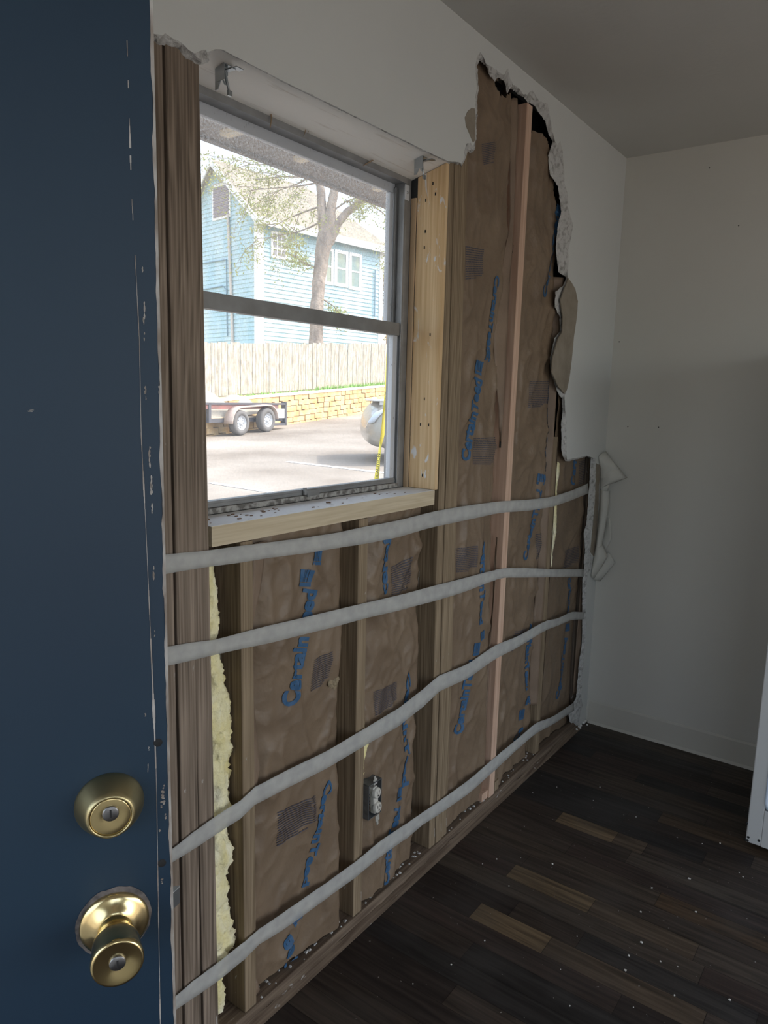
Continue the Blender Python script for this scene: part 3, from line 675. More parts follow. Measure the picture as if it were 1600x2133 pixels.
def text_mesh(txt, bold=.042):
    cu = bpy.data.curves.new('t', 'FONT'); cu.body = txt; cu.size = 1; cu.offset = bold; cu.resolution_u = 3; cu.space_character = 1.02
    o = bpy.data.objects.new('t', cu); COL.objects.link(o)
    bpy.context.view_layer.update()
    dg = bpy.context.evaluated_depsgraph_get(); me = bpy.data.meshes.new_from_object(o.evaluated_get(dg))
    bpy.data.objects.remove(o); bpy.data.curves.remove(cu)
    bm = bmesh.new(); bm.from_mesh(me); bpy.data.meshes.remove(me)
    xs = [v.co.x for v in bm.verts]; a, c = min(xs), max(xs); ys = [v.co.y for v in bm.verts]; y0, y1 = min(0, min(ys)), max(ys)
    k = a+.12
    while k < c:
        bmesh.ops.bisect_plane(bm, geom=bm.verts[:]+bm.edges[:]+bm.faces[:], plane_co=(k, 0, 0), plane_no=(1, 0, 0)); k += .22
    for yy in (.25, .5):
        bmesh.ops.bisect_plane(bm, geom=bm.verts[:]+bm.edges[:]+bm.faces[:], plane_co=(0, yy, 0), plane_no=(0, 1, 0))
    bmesh.ops.triangulate(bm, faces=bm.faces)
    bm.verts.index_update()
    V = [((v.co.x-a)/(c-a), v.co.y/.70) for v in bm.verts]; Fc = [tuple(v.index for v in f.verts) for f in bm.faces]; bm.free()
    return V, Fc
TX = {}
BRAND = 'CertainTeed'
def lettering(bay, parent, items):
    """items: (text, start px, end px, cap height in m); baseline runs from start to end; letters stand to its left."""
    for it in items:
        txt, a, e, hgt = it
        if txt not in TX: TX[txt] = text_mesh(txt)
        V, Fc = TX[txt]
        A = np.array(P2(*a, bay.ym)); E_ = np.array(P2(*e, bay.ym)); d = E_-A; nrm = np.array([-d[1], d[0]])/np.linalg.norm(d)
        b = MB(); vs = []
        for u, v in V:
            q = A+d*u+nrm*hgt*v
            vs.append((q[0], bay.y(q[0], q[1])-.0022, q[1]))
        b.add(vs, Fc); b.build('printed_lettering', m_blue, parent)
def logo(bay, parent, px, py, size, ang):
    """Square mark: a solid block cut by thin light lines like nested brackets."""
    c = np.array(P2(px, py, bay.ym)); ca, sa = math.cos(ang), math.sin(ang); b = MB()
    # cells in the unit square; gaps draw the open bracket figure
    R = [(-.5, -.5, -.28, .5), (-.24, .06, .5, .16), (-.24, .20, .5, .5), (-.24, -.5, .5, -.20), (-.24, -.16, -.04, .02), (0, -.16, .5, .02)]
    for x0, y0, x1, y1 in R:
        nx_ = max(1, int((x1-x0)/.2)); 
        for k in range(nx_):
            xa, xb = x0+(x1-x0)*k/nx_, x0+(x1-x0)*(k+1)/nx_; vs = []
            for (u, v) in ((xa, y0), (xb, y0), (xb, y1), (xa, y1)):
                q = c+size*np.array([u*ca-v*sa, u*sa+v*ca]); vs.append((q[0], bay.y(q[0], q[1])-.0022, q[1]))
            b.add(vs, [(0, 1, 2, 3)])
    b.build('printed_emblem', m_blue, parent)
def para(bay, parent, quad, lines=14, seed=0):
    """Block of tiny print: quad = pixel corners tl, tr, br, bl."""
    r = random.Random(seed); Q = [np.array(P2(*q, bay.ym)) for q in quad]; b = MB()
    for k in range(lines):
        v0 = (k+.25)/lines; v1 = (k+.68)/lines
        u = 0
        end = 1 if k < lines-2 else r.uniform(.5, .9)
        while u < end:
            w_ = min(r.uniform(.05, .13), end-u)
            vs = []
            for (a, c) in ((u, v1), (u+w_, v1), (u+w_, v0), (u, v0)):
                q = (Q[0]*(1-a)+Q[1]*a)*(1-c)+(Q[3]*(1-a)+Q[2]*a)*c
                vs.append((q[0], bay.y(q[0], q[1])-.0022, q[1]))
            b.add(vs, [(0, 1, 2, 3)]); u += w_+.012
    b.build('printed_paragraph', m_grey, parent)
def wool(name, parent, path, r0, seed, flat=.6, m=m_glass_wool, nseg=260, n=30):
    """Ragged fiberglass column along a path of (x, y, z) with radius list."""
    b = MB(); vs = []
    path = [np.array(p) for p in path]
    for j in range(nseg):
        t = j/(nseg-1)*(len(path)-1); a = min(int(t), len(path)-2); fr = t-a; c = path[a]*(1-fr)+path[a+1]*fr; rr = r0[a]*(1-fr)+r0[a+1]*fr
        if j in (0, nseg-1): rr *= .3
        for k in range(n):
            th = 2*math.pi*k/n
            q = 1+.55*noise.noise(Vector((math.cos(th)*1.3, math.sin(th)*1.3, c[2]*19+seed)))+.36*noise.noise(Vector((math.cos(th)*3, math.sin(th)*3, c[2]*48+seed)))+.22*noise.noise(Vector((math.cos(th)*6, math.sin(th)*6, c[2]*130)))+.12*noise.noise(Vector((math.cos(th)*14, math.sin(th)*14, c[2]*330)))
            vs.append((c[0]+math.cos(th)*rr*q, c[1]+math.sin(th)*rr*q*flat, c[2]+.006*noise.noise(Vector((k, j*.6, seed)))))
    b.add(vs, [(j*n+k, j*n+(k+1) % n, (j+1)*n+(k+1) % n, (j+1)*n+k) for j in range(nseg-1) for k in range(n)], 0, True)
    return b.build(name, m, parent)

def flange(parent, pts, seed=0, m=m_kraft2, n=3):
    """Loose strip of facing paper: rows of (z, xa, ya, xb, yb)."""
    b = MB(); rows = []
    for a in range(len(pts)-1):
        k_ = max(1, int(abs(pts[a+1][0]-pts[a][0])/.012))
        for k in range(k_):
            t = k/k_; rows.append(np.array(pts[a])*(1-t)+np.array(pts[a+1])*t)
    rows.append(np.array(pts[-1])); vs = []; W = 6
    for r in rows:
        z, xa, ya, xb, yb = r
        for i in range(W):
            u = i/(W-1); dx = .004*noise.noise(Vector((z*14, u*1.2, seed))); dy = .005*noise.noise(Vector((z*10, u*2, seed+5)))
            vs.append((xa+(xb-xa)*u+dx*u, ya+(yb-ya)*u+dy*math.sin(u*math.pi)-.003*u*abs(noise.noise(Vector((z*20, 1, seed)))), z))
    b.add(vs, [(j*W+i, j*W+i+1, (j+1)*W+i+1, (j+1)*W+i) for j in range(len(rows)-1) for i in range(W-1)], 0, True)
    return b.build('paper_flange', m, parent, solid=.0006)

# bay 1: bare yellow fiberglass beside the window studs
t1 = thing('insulation_batt', 'bare yellow fiberglass strip beside the left window studs', 'insulation', (.975, .06, .04))
wool('fiberglass', t1, [(.960, .060, .045), (.962, .055, .16), (.968, .05, .23), (.960, .05, .33), (.966, .05, .45), (.963, .05, .6), (.972, .05, .72), (.966, .05, .83), (.955, .05, .92), (.958, .05, 1.0), (.957, .055, 1.12)],
     [.022, .030, .040, .030, .036, .034, .034, .032, .024, .022, .016], 3., flat=.75)
MB().box((.937, .096, .04), (1.017, .1015, 1.149)).build('backing', m_kraft, t1)

bays = {}
def inside(poly, x, z):
    c = False; n = len(poly)
    for i in range(n):
        (x0, z0), (x1, z1) = poly[i], poly[i-1]
        if (z0 > z) != (z1 > z) and x < (x1-x0)*(z-z0)/(z1-z0)+x0: c = not c
    return c
CUT = {4: [P2(*q, .035) for q in ((1024, 172), (1040, 166), (1062, 176), (1058, 193), (1046, 206), (1030, 200), (1023, 186))],
       5: [P2(*q, .035) for q in ((1105, 150), (1104, 276), (1116, 280), (1128, 288), (1136, 311), (1145, 367), (1153, 424), (1160, 455), (1160, 600), (1159, 700), (1159, 800), (1168, 860), (1171, 930), (1300, 930), (1300, 150))]}
def batt(key, label, B, **k):
    t = thing('insulation_batt', label, 'insulation', (B.x0+(B.x1-B.x0)/2, .05, B.z0))
    B.mesh(t, (lambda x, z: inside(CUT[key], x, z)) if key in CUT else None); bays[key] = (B, t); return B, t

B, t = batt(2, 'kraft-faced insulation under the window between the first two short studs', Bay(1.052, 1.4125, .045, 1.148, .050, .034, .088, 2, wr=.007))
lettering(B, t, [(BRAND, (607, 1468), (655, 1228), .046), (BRAND, (677, 1625), (628, 1848), .026), ('Tee', (622, 2008), (606, 1945), .042)])
logo(B, t, 632, 1203, .040, 1.35); logo(B, t, 656, 1160, .036, 1.35); logo(B, t, 619, 1912, .03, 1.9)
para(B, t, [(652, 1372), (686, 1353), (682, 1420), (642, 1440)], 15, 1); para(B, t, [(577, 1690), (655, 1654), (655, 1715), (577, 1765)], 14, 2)
flange(t, [(.20, 1.052, .02, 1.068, .03), (.5, 1.052, .018, 1.058, .03), (.62, 1.052, .016, 1.075, .02), (.8, 1.052, .016, 1.064, .03), (.95, 1.052, .016, 1.058, .03), (1.03, 1.052, .016, 1.08, .022), (1.14, 1.052, .014, 1.10, .022)], 3)
flange(t, [(.08, 1.40, .09, 1.372, .05), (.3, 1.40, .09, 1.378, .055), (.5, 1.404, .09, 1.38, .05), (.7, 1.404, .09, 1.375, .06), (1.1, 1.404, .09, 1.39, .08)], 8)
flange(t, [(.045, 1.052, .018, 1.085, .03), (.09, 1.052, .018, 1.07, .03), (.16, 1.052, .018, 1.056, .03)], 12)
wool('fiberglass', t, [(1.352, .052, .89), (1.362, .050, .96), (1.365, .055, 1.02)], [.006, .012, .003], 9., nseg=24)
wool('fiberglass', t, [(1.338, .044, .70), (1.345, .036, .74), (1.34, .044, .78)], [.010, .021, .008], 19., nseg=30, m=mat('grey_fiberglass', rgb(150, 136, 112), 1., bump=1., bscale=60, bdist=.01))

B, t = batt(3, 'kraft-faced insulation behind the outlet box, right of the outlet stud', Bay(1.452, 1.778, .045, 1.148, .055, .036, .086, 3, wr=.009, lean=0))
lettering(B, t, [('certain', (803, 1236), (800, 1092), .028), (BRAND, (842, 1402), (836, 1640), .026), (BRAND, (800, 1835), (828, 1676), .034)])
logo(B, t, 826, 1652, .036, 1.3)
para(B, t, [(812, 1180), (856, 1158), (859, 1225), (812, 1240)], 14, 3); para(B, t, [(775, 1440), (824, 1418), (822, 1462), (776, 1490)], 14, 4)
wool('fiberglass', t, [(1.462, .045, .30), (1.466, .04, .40), (1.468, .035, .52), (1.462, .04, .66)], [.014, .018, .018, .006], 29., nseg=50)
flange(t, [(.15, 1.77, .08, 1.72, .045), (.35, 1.77, .08, 1.725, .05), (.55, 1.77, .085, 1.735, .055), (.62, 1.77, .085, 1.70, .045), (.68, 1.77, .085, 1.74, .06), (.9, 1.77, .085, 1.735, .06), (1.14, 1.765, .085, 1.735, .06)], 14)

B, t = batt(4, 'kraft-faced insulation between the triple stud and the new pine stud', Bay(1.906, 2.197, .045, 2.43, .026, .030, .085, 4, wr=.007, lean=-.012, nz=330))
lettering(B, t, [(BRAND, (975, 962), (1003, 792), .045), (BRAND, (1028, 572), (1010, 735), .030), (BRAND, (998, 1128), (990, 1300), .028), (BRAND, (957, 1528), (985, 1372), .045)])
logo(B, t, 997, 766, .042, 1.4); logo(B, t, 1012, 741, .034, 1.45); logo(B, t, 998, 1322, .030, 1.6); logo(B, t, 984, 1350, .042, 1.4)
para(B, t, [(966, 512), (1003, 519), (1003, 580), (965, 584)], 14, 5); para(B, t, [(985, 912), (1033, 909), (1032, 968), (983, 968)], 15, 6)
para(B, t, [(945, 1142), (990, 1135), (988, 1188), (943, 1192)], 14, 7); para(B, t, [(1000, 300), (1024, 296), (1024, 340), (1004, 345)], 12, 8)
# loose flange folded back beside the new stud
def FP(px, py, y): q = onY(px, py, y); return q
def flange_px(parent, rows, seed, ya=.02, yb=.03):
    pts = []
    for py, xa, xb in rows:
        A = onY(xa, py, ya); B_ = onY(xb, py, yb); pts.append((A[2], A[0], ya, B_[0], yb))
    return flange(parent, pts, seed)
flange_px(t, [(205, 1078, 1068), (225, 1079, 1055), (243, 1080, 1046), (262, 1079, 1051), (285, 1078, 1060), (300, 1076, 1063), (340, 1074, 1062), (420, 1072, 1062), (480, 1069, 1060), (520, 1068, 1052), (560, 1064, 1046), (620, 1060, 1035),
              (680, 1058, 1030), (720, 1056, 1028), (760, 1054, 1030), (840, 1050, 1038), (920, 1044, 1040)], 21)
flange_px(t, [(1120, 1036, 1034), (1180, 1034, 1028), (1260, 1028, 1026), (1340, 1022, 1016), (1420, 1018, 1012), (1480, 1014, 1007), (1560, 1010, 1000), (1600, 1010, 1004)], 22)

B, t = batt(5, 'kraft-faced insulation between the new pine stud and the corner-side stud', Bay(2.237, 2.600, .045, 2.42, .030, .036, .080, 5, wr=.009, nz=330))
lettering(B, t, [(BRAND, (1136, 622), (1160, 448), .034), (BRAND, (1140, 800), (1132, 952), .026), (BRAND, (1096, 1168), (1122, 1022), .036), (BRAND, (1098, 1300), (1092, 1438), .030), ('Ce', (1078, 1545), (1083, 1512), .034)])
logo(B, t, 1158, 437, .03, 1.4); logo(B, t, 1134, 972, .034, 1.5); logo(B, t, 1121, 998, .04, 1.4); logo(B, t, 1096, 1458, .034, 1.5); logo(B, t, 1085, 1488, .04, 1.4)
para(B, t, [(1102, 793), (1140, 793), (1138, 848), (1099, 850)], 15, 9); para(B, t, [(1114, 1112), (1134, 1105), (1130, 1160), (1110, 1166)], 14, 10)
para(B, t, [(1066, 1312), (1094, 1308), (1088, 1340), (1062, 1358)], 10, 11)
0 and flange_px(t, [(300, 1106, 1112), (420, 1100, 1107), (560, 1094, 1100), (700, 1090, 1096), (900, 1078, 1084), (1050, 1066, 1070)], 24, .02, .034)
flange(t, [(.25, 2.60, .02, 2.575, .05), (.6, 2.60, .02, 2.56, .045), (.78, 2.60, .02, 2.585, .05), (.95, 2.60, .02, 2.56, .045), (1.3, 2.60, .02, 2.58, .05), (1.9, 2.6, .02, 2.57, .05)], 25)
# black gap behind the paper at the top right
B, t = batt(6, 'kraft-faced insulation in the last bay by the room corner', Bay(2.637, 3.045, .045, 2.35, .034, .040, .070, 6, wr=.005, nz=260))
lettering(B, t, [('Cert', (1192, 1010), (1197, 956), .034), (BRAND, (1183, 1205), (1180, 1285), .026), (BRAND, (1160, 1455), (1180, 1328), .030)])
logo(B, t, 1180, 1306, .034, 1.5)
para(B, t, [(1203, 960), (1220, 957), (1218, 1005), (1201, 1010)], 14, 12); para(B, t, [(1174, 1146), (1202, 1136), (1200, 1178), (1171, 1184)], 12, 13)
wool('fiberglass', t, [(2.655, .026, .80), (2.665, .024, .95), (2.655, .024, 1.10), (2.66, .024, 1.22)], [.006, .013, .010, .014], 39., nseg=60)
flange(t, [(.25, 2.636, .018, 2.655, .03), (.5, 2.636, .016, 2.65, .03), (.62, 2.636, .016, 2.675, .028), (.8, 2.636, .016, 2.65, .03), (1.3, 2.636, .016, 2.65, .03)], 26)
flange(t, [(.15, 3.044, .02, 3.02, .035), (.6, 3.044, .018, 3.01, .03), (1.24, 3.044, .018, 3.012, .03)], 27)

# short blocks and odd pieces at the floor
tag(MB().box((2.245, .012, .038), (2.275, .05, .075)).build('wood_block', m_stud2, None, loc=(2.26, .03, .038), bevel=.002), 'small wood offcut at the foot of the new pine stud', 'wood block')
tag(MB().box((2.15, .014, .038), (2.192, .09, .068)).build('wood_block', m_new, None, loc=(2.17, .05, .038), bevel=.002), 'pinkish offcut left of the foot of the new pine stud', 'wood block')

# ================================================================== TAPE STRIPS
def tape(label, rows, nsub=8):
    vs = []; rows_ = []
    for a in range(len(rows)-1):
        for k in range(nsub):
            t = k/nsub; rows_.append(np.array(rows[a], float)*(1-t)+np.array(rows[a+1], float)*t)
    rows_.append(np.array(rows[-1], float))
    xs = np.array([r[0] for r in rows_]); T = np.array([r[1] for r in rows_]); Bm = np.array([r[2] for r in rows_])
    for it in range(3):
        T[1:-1] = T[:-2]*.25+T[1:-1]*.5+T[2:]*.25; Bm[1:-1] = Bm[:-2]*.25+Bm[1:-1]*.5+Bm[2:]*.25
    b = MB(); W = 4
    for x_, t_, b_ in zip(xs, T, Bm):
        for k in range(W):
            py = t_+(b_-t_)*k/(W-1); q = onY(x_, py, .006)
            vs.append((q[0], .0055+.0012*noise.noise(Vector((q[0]*7, k*.4, 3))), q[2]))
    b.add(vs, [(j*W+i, j*W+i+1, (j+1)*W+i+1, (j+1)*W+i) for j in range(len(xs)-1) for i in range(W-1)], 0, True)
    c = np.mean(vs, axis=0)
    return tag(b.build('tape_strip', m_tape, None, loc=tuple(vs[0]), solid=.0004), label, 'tape', 'strips of paper tape across the open studs')
tape('topmost pale tape strip, running just under the window sill', [(313, 1159, 1200), (343, 1155, 1196), (375, 1152, 1190), (430, 1147, 1181), (500, 1137, 1172), (560, 1130, 1162), (640, 1119, 1152), (700, 1110, 1142), (760, 1097, 1133), (830, 1084, 1119), (900, 1066, 1098), (960, 1055, 1086), (1040, 1044, 1068), (1100, 1041, 1064), (1150, 1035, 1056), (1190, 1022, 1042), (1225, 1007, 1028)])
tape('second pale tape strip from the top across the studs', [(320, 1351, 1391), (350, 1347, 1387), (400, 1338, 1375), (450, 1332, 1363), (505, 1317, 1351), (560, 1303, 1340), (630, 1287, 1322), (700, 1270, 1305), (760, 1256, 1288), (830, 1240, 1272), (900, 1221, 1253), (960, 1206, 1236), (1030, 1187, 1208), (1052, 1183, 1203), (1100, 1183, 1203), (1160, 1186, 1202), (1216, 1185, 1201)])
tape('third pale tape strip from the top, sloping over the outlet stud', [(327, 1794, 1825), (357, 1770, 1797), (400, 1735, 1771), (460, 1692, 1730), (500, 1668, 1706), (530, 1640, 1677), (600, 1603, 1640), (680, 1565, 1601), (760, 1517, 1553), (830, 1475, 1513), (880, 1436, 1473), (915, 1407, 1440), (975, 1383, 1413), (1030, 1344, 1373), (1080, 1325, 1348), (1135, 1293, 1313), (1160, 1289, 1304), (1190, 1274, 1291), (1217, 1275, 1290)])
tape('lowest pale tape strip, close to the floor', [(336, 2099, 2131), (366, 2075, 2103), (400, 2045, 2081), (460, 2000, 2038), (510, 1960, 1997), (540, 1935, 1967), (600, 1894, 1930), (680, 1838, 1871), (740, 1795, 1828), (790, 1753, 1786), (850, 1712, 1744), (880, 1693, 1718), (930, 1658, 1686), (980, 1622, 1650), (1035, 1573, 1600), (1070, 1546, 1568), (1115, 1506, 1528), (1150, 1494, 1510), (1196, 1463, 1480)])

# ================================================================== OUTLET BOX
q = onY(759, 1640, .002); q2 = onY(761, 1709, .002)
bx, bz1, bz0 = 1.4535, q[2], q2[2]
ot = thing('outlet_box', 'grey metal electrical box with a loose duplex receptacle on a short stud', 'outlet', (bx+.025, .03, bz0))
b = MB(); bw = .058; y0, y1 = -.006, .055; th = .0016
b.box((bx, y0, bz0), (bx+th, y1, bz1)); b.box((bx+bw-th, y0, bz0), (bx+bw, y1, bz1)); b.box((bx, y0, bz0), (bx+bw, y1, bz0+th)); b.box((bx, y0, bz1-th), (bx+bw, y1, bz1)); b.box((bx, y1-th, bz0), (bx+bw, y1, bz1))
b.build('metal_box', m_box, ot, bevel=.0005)
MB().box((bx+.002, y1-.01, bz0+.004), (bx+bw-.002, y1-.002, bz1-.004)).build('dark_interior', m_black, ot)
hz = bz1-bz0; cx = bx+bw*.60; cz = (bz0+bz1)/2-.004; tl = -.10
ax_ = np.array([1., .06, 0]); ax_ /= np.linalg.norm(ax_); az_ = np.array([-.02, .08, 1.]); az_ /= np.linalg.norm(az_); ay_ = np.cross(az_, ax_)
O = np.array([cx, -.009, cz])
k_ = hz/.084
b = MB(); b.fbox(O, ax_, ay_, az_, (-.0105, .003, -.032*k_), (.0105, .020, .032*k_)); b.build('receptacle_body', m_ivory, ot, bevel=.004)
for s_ in (1, -1):
    c_ = O+az_*.0175*k_*s_+ay_*.004
    MB().lathe([(0, .008), (.0135, .008), (.0155, .006), (.016, -.002)], c_, -ay_, 32, squash=.95).build('outlet_face', m_ivory, ot)
    b = MB(); f_ = c_-ay_*.0083
    b.fbox(f_, ax_, ay_, az_, (-.0065, -.0004, -.001), (-.0045, .0006, .008)); b.fbox(f_, ax_, ay_, az_, (.004, -.0004, 0), (.006, .0006, .0075)); b.fbox(f_, ax_, ay_, az_, (-.0025, -.0004, -.0085), (.002, .0006, -.0045))
    b.build('outlet_slots', m_black, ot)
for s_ in (1, -1):
    b = MB(); b.fbox(O, ax_, ay_, az_, (-.009, .003, s_*.044*k_-.008), (.009, .0045, s_*.044*k_+.008)); b.fbox(O, ax_, ay_, az_, (-.004, .0035, s_*.054*k_-.008), (.004, .005, s_*.054*k_+.004))
    b.lathe([(0, .002), (.003, .002), (.0035, 0)], O+az_*s_*.046*k_+ay_*.003, -ay_, 10); b.build('mounting_strap', mat('painted_strap', (.50, .49, .45), .5, .3), ot)
b = MB()
for k in range(4): b.tube([(bx+.012+.004*k, .05, bz0+.01+.012*k), (bx+.012, .02, cz-.012+.008*k), (cx-.006, .006, cz-.015+.01*k)], .0016, 6)
b.build('wiring', m_black, ot)

# ================================================================== DOOR
DA = math.radians(31)
dd = np.array([math.cos(DA), -math.sin(DA), 0.]); dn = np.array([math.sin(DA), math.cos(DA), 0.]); dz = np.array([0, 0, 1.])
KB = np.array([.3915, -.4715, .904])           # centre of the knob rose on the door face
EDGE = .0592
DW = .915
door_o = KB+dd*(EDGE-DW); door_o = np.array([door_o[0], door_o[1], .008])
door = thing('door_1', 'navy blue painted entry door swung open in the foreground', 'door', tuple(door_o), kind='structure')
b = MB(); b.fbox(door_o, dd, dn, dz, (0, 0, 0), (DW-.0012, .044, 2.03)); b.build('door_slab', m_door, door, bevel=.0012)
# chipped bare lip along the free edge
b = MB(); NE = 400; vs = []
for j in range(NE+1):
    z = .01+2.01*j/NE; w1 = .0022+.0016*noise.noise(Vector((z*25, 0, 0)))+.0008*noise.noise(Vector((z*90, 0, 0)))
    w1 = max(.0006, w1)
    for (u, v) in ((DW-w1, -.0004), (DW+.0004, -.0004), (DW+.0004, .043), (DW-w1, .043)): vs.append(door_o+dd*u+dn*v+dz*z)
b.add(vs, [(j*4+k, j*4+(k+1) % 4, (j+1)*4+(k+1) % 4, (j+1)*4+k) for j in range(NE) for k in range(4)])
b.build('bare_edge', m_chip, door, label='chipped bare metal edge of the blue door')
# seam line and paint chips on the face
def onD(px, py): return onP(px, py, KB, dn)
b = MB()
seam = [(262, 0), (268, 200), (274, 400), (283, 560), (290, 700), (294, 900), (304, 1100), (314, 1330), (320, 1470), (325, 1600), (327, 1700), (330, 1900), (334, 2133)]
rr = random.Random(4)
for a in range(len(seam)-1):
    A, E_ = onD(*seam[a]), onD(*seam[a+1]); k_ = max(2, int(abs(A[2]-E_[2])/.006))
    for k in range(k_):
        p0 = A+(E_-A)*k/k_; p1 = A+(E_-A)*(k+1)/k_
        n_ = noise.noise(Vector((p0[2]*26, 3, 1)))
        w_ = .00022+.0009*max(0, n_) if seam[a][1] > 500 else (.0011*max(0, n_+.25) if rr.random() > .3 else 0)
        if seam[a][1] >= 1300 and seam[a][1] < 1600: w_ = .0006+.0012*max(0, n_)
        if w_ > .0002:
            b.fbox(p0, dd, dn, dz, (-w_, -.0005, p1[2]-p0[2]), (w_, .0002, 0))
for px, py, wd, ht in ((332, 810, 3, 20), (297, 560, 3, 14), (300, 650, 4, 44), (301, 700, 3, 18), (303, 810, 4, 20), (304, 828, 2, 12), (312, 950, 4, 42), (315, 1010, 5, 50), (317, 1060, 3, 30), (320, 1190, 3, 36), (322, 1320, 2, 14), (339, 1655, 7, 22), (340, 1668, 9, 14), (336, 1680, 5, 8), (310, 1560, 2, 10), (308, 1600, 2, 20), (333, 1730, 4, 6), (338, 1835, 6, 10), (345, 1700, 4, 12), (303, 1490, 3, 8), (341, 1640, 4, 12), (64, 856, 10, 5)):
    for k in range(7):
        c_ = onD(px+rr.uniform(-wd, wd)*.3, py+rr.uniform(-ht, ht)*.45); sx = wd*.00022*rr.uniform(.5, 1.2); sz = ht*.0001*rr.uniform(.4, 1.)
        b.lathe([(0, .0005), (1., .0005), (1., -.0003)], c_, -dn, 9) if False else None
        m8 = [(math.cos(t)*sx*rr.uniform(.6, 1.1), math.sin(t)*sz*rr.uniform(.6, 1.1)) for t in [2*math.pi*i/9 for i in range(9)]]
        b.add([c_+dd*u+dz*v-dn*.0004 for u, v in m8], [tuple(range(9))])
b.build('paint_chips', m_chip, door, label='bare patches where the blue paint has chipped')['kind'] = 'stuff'
for px, py in ((329, 1547), (337, 1798)):
    MB().lathe([(0, .0006), (.004, .0006), (.0045, 0)], onD(px, py), -dn, 16).build('edge_screw', m_black, door)
# deadbolt
DBc = onD(228.4, 1674)
db = MB().lathe([(.0, -.002), (.0335, -.002), (.0335, .002), (.0325, .005), (.029, .013), (.0245, .022), (.0225, .0255), (.021, .0265), (.0198, .0262), (.0196, .0250)], DBc, -dn, 64).build('deadbolt', m_brass2, door)
MB().lathe([(.0193, .0245), (.0193, .0252), (.018, .0256), (.0085, .0240), (0, .0240)], DBc, -dn, 48).build('cylinder_face', m_brass, db)
MB().lathe([(.0078, .0225), (.0078, .0258), (.0068, .0264), (0, .0262)], DBc+dz*.0035, -dn, 32).build('key_plug', m_nick, db)
MB().fbox(DBc+dz*.0035-dn*.0264, dd, dn, dz, (-.0008, -.0003, -.0035), (.0010, .0006, .0045)).build('keyhole', m_black, db)
# knob
rose = [(0, -.001), (.0345, -.001), (.0345, .002), (.0335, .0042), (.030, .0055), (.0225, .0095), (.0205, .0115), (.017, .013), (.015, .0135), (.0135, .016)]
kn = MB().lathe(rose, KB, -dn, 64).build('doorknob', m_brass, door)
b = MB().lathe([(.0175, .012), (.0165, .016), (.0168, .020), (.0185, .0245), (.0212, .0285), (.0226, .032), (.0230, .0345), (.0234, .042), (.0243, .050), (.0250, .0555), (.0250, .0585), (.0240, .0608), (.0222, .0610), (.012, .0585), (0, .0580)], KB, -dn, 64)
b.build('knob_grip', m_brass, kn)
MB().lathe([(.0078, .0575), (.0078, .0600), (.0070, .0606), (0, .0604)], KB, -dn, 32).build('key_plug', m_nick, kn)
MB().fbox(KB-dn*.0607, dd, dn, dz, (-.0009, -.0003, -.0045), (.0009, .0006, .0035)).build('keyhole', m_black, kn)
# ring of bare metal where an older larger rose sat
b = MB(); NR = 96; vs = []
for k in range(NR):
    t = 2*math.pi*k/NR; up = max(0, math.cos(t-.35)); r1 = .0350; r2 = .0362+.0045*up**2+.0012*noise.noise(Vector((math.cos(t)*5, math.sin(t)*5, 0)))+(.0018 if math.sin(t) < -.2 else 0)
    for r in (.033, r2): vs.append(KB+dd*math.sin(t)*r+dz*math.cos(t)*r-dn*.0006)
b.add(vs, [(2*k, 2*k+1, (2*k+3) % (2*NR), (2*k+2) % (2*NR)) for k in range(NR)])
b.build('worn_ring', mat('worn_dark_ring', (.045, .04, .042), .7, col2=(.16, .14, .135), scale=(90, 90, 90)), door, label='dark unpainted ring around the doorknob')
# latch bolt at the edge
LB = KB+dd*EDGE+dn*.020+dz*.0
lz = onP(370, 1870, KB+dn*.02, dn)[2]
b = MB(); o_ = np.array([LB[0], LB[1], lz])
b.hexa([o_+dd*-.004+dn*-.009+dz*-.010, o_+dd*.010+dn*.004+dz*-.010, o_+dd*.010+dn*.007+dz*-.010, o_+dd*-.004+dn*.007+dz*-.010,
        o_+dd*-.004+dn*-.009+dz*.010, o_+dd*.010+dn*.004+dz*.010, o_+dd*.010+dn*.007+dz*.010, o_+dd*-.004+dn*.007+dz*.010])
b.build('latch_bolt', m_steel, door, bevel=.0006)

# ================================================================== APPLIANCE
AX, AYL = 2.52, -.777; AW, ADp, AHt = .74, .57, 1.66
ap = thing('appliance_cabinet', 'white metal appliance cabinet with rounded recessed front standing by the far wall', 'appliance', (AX, AYL-AW/2, 0))
sw_ = .046; bz = .150
b = MB()
y0, y1 = AYL-AW, AYL
b.box((AX, y1-sw_, .022), (AX+.03, y1, AHt)); b.box((AX, y0, .022), (AX+.03, y0+sw_, AHt)); b.box((AX, y0+sw_, AHt-.05), (AX+.03, y1-sw_, AHt))
b.box((AX+.02, y1-.012, .022), (AX+ADp, y1, AHt)); b.box((AX+.02, y0, .022), (AX+ADp, y0+.012, AHt)); b.box((AX+.02, y0, AHt-.012), (AX+ADp, y1, AHt)); b.box((AX+ADp-.012, y0, .022), (AX+ADp, y1, AHt)); b.box((AX+.02, y0, .022), (AX+ADp, y1, .04))
b.build('cabinet_shell', m_app, ap, bevel=.003)
b = MB(); b.box((AX-.0005, y0+sw_, .022), (AX+.03, y1-sw_, bz)); b.build('kick_panel', m_app, ap, bevel=.001)
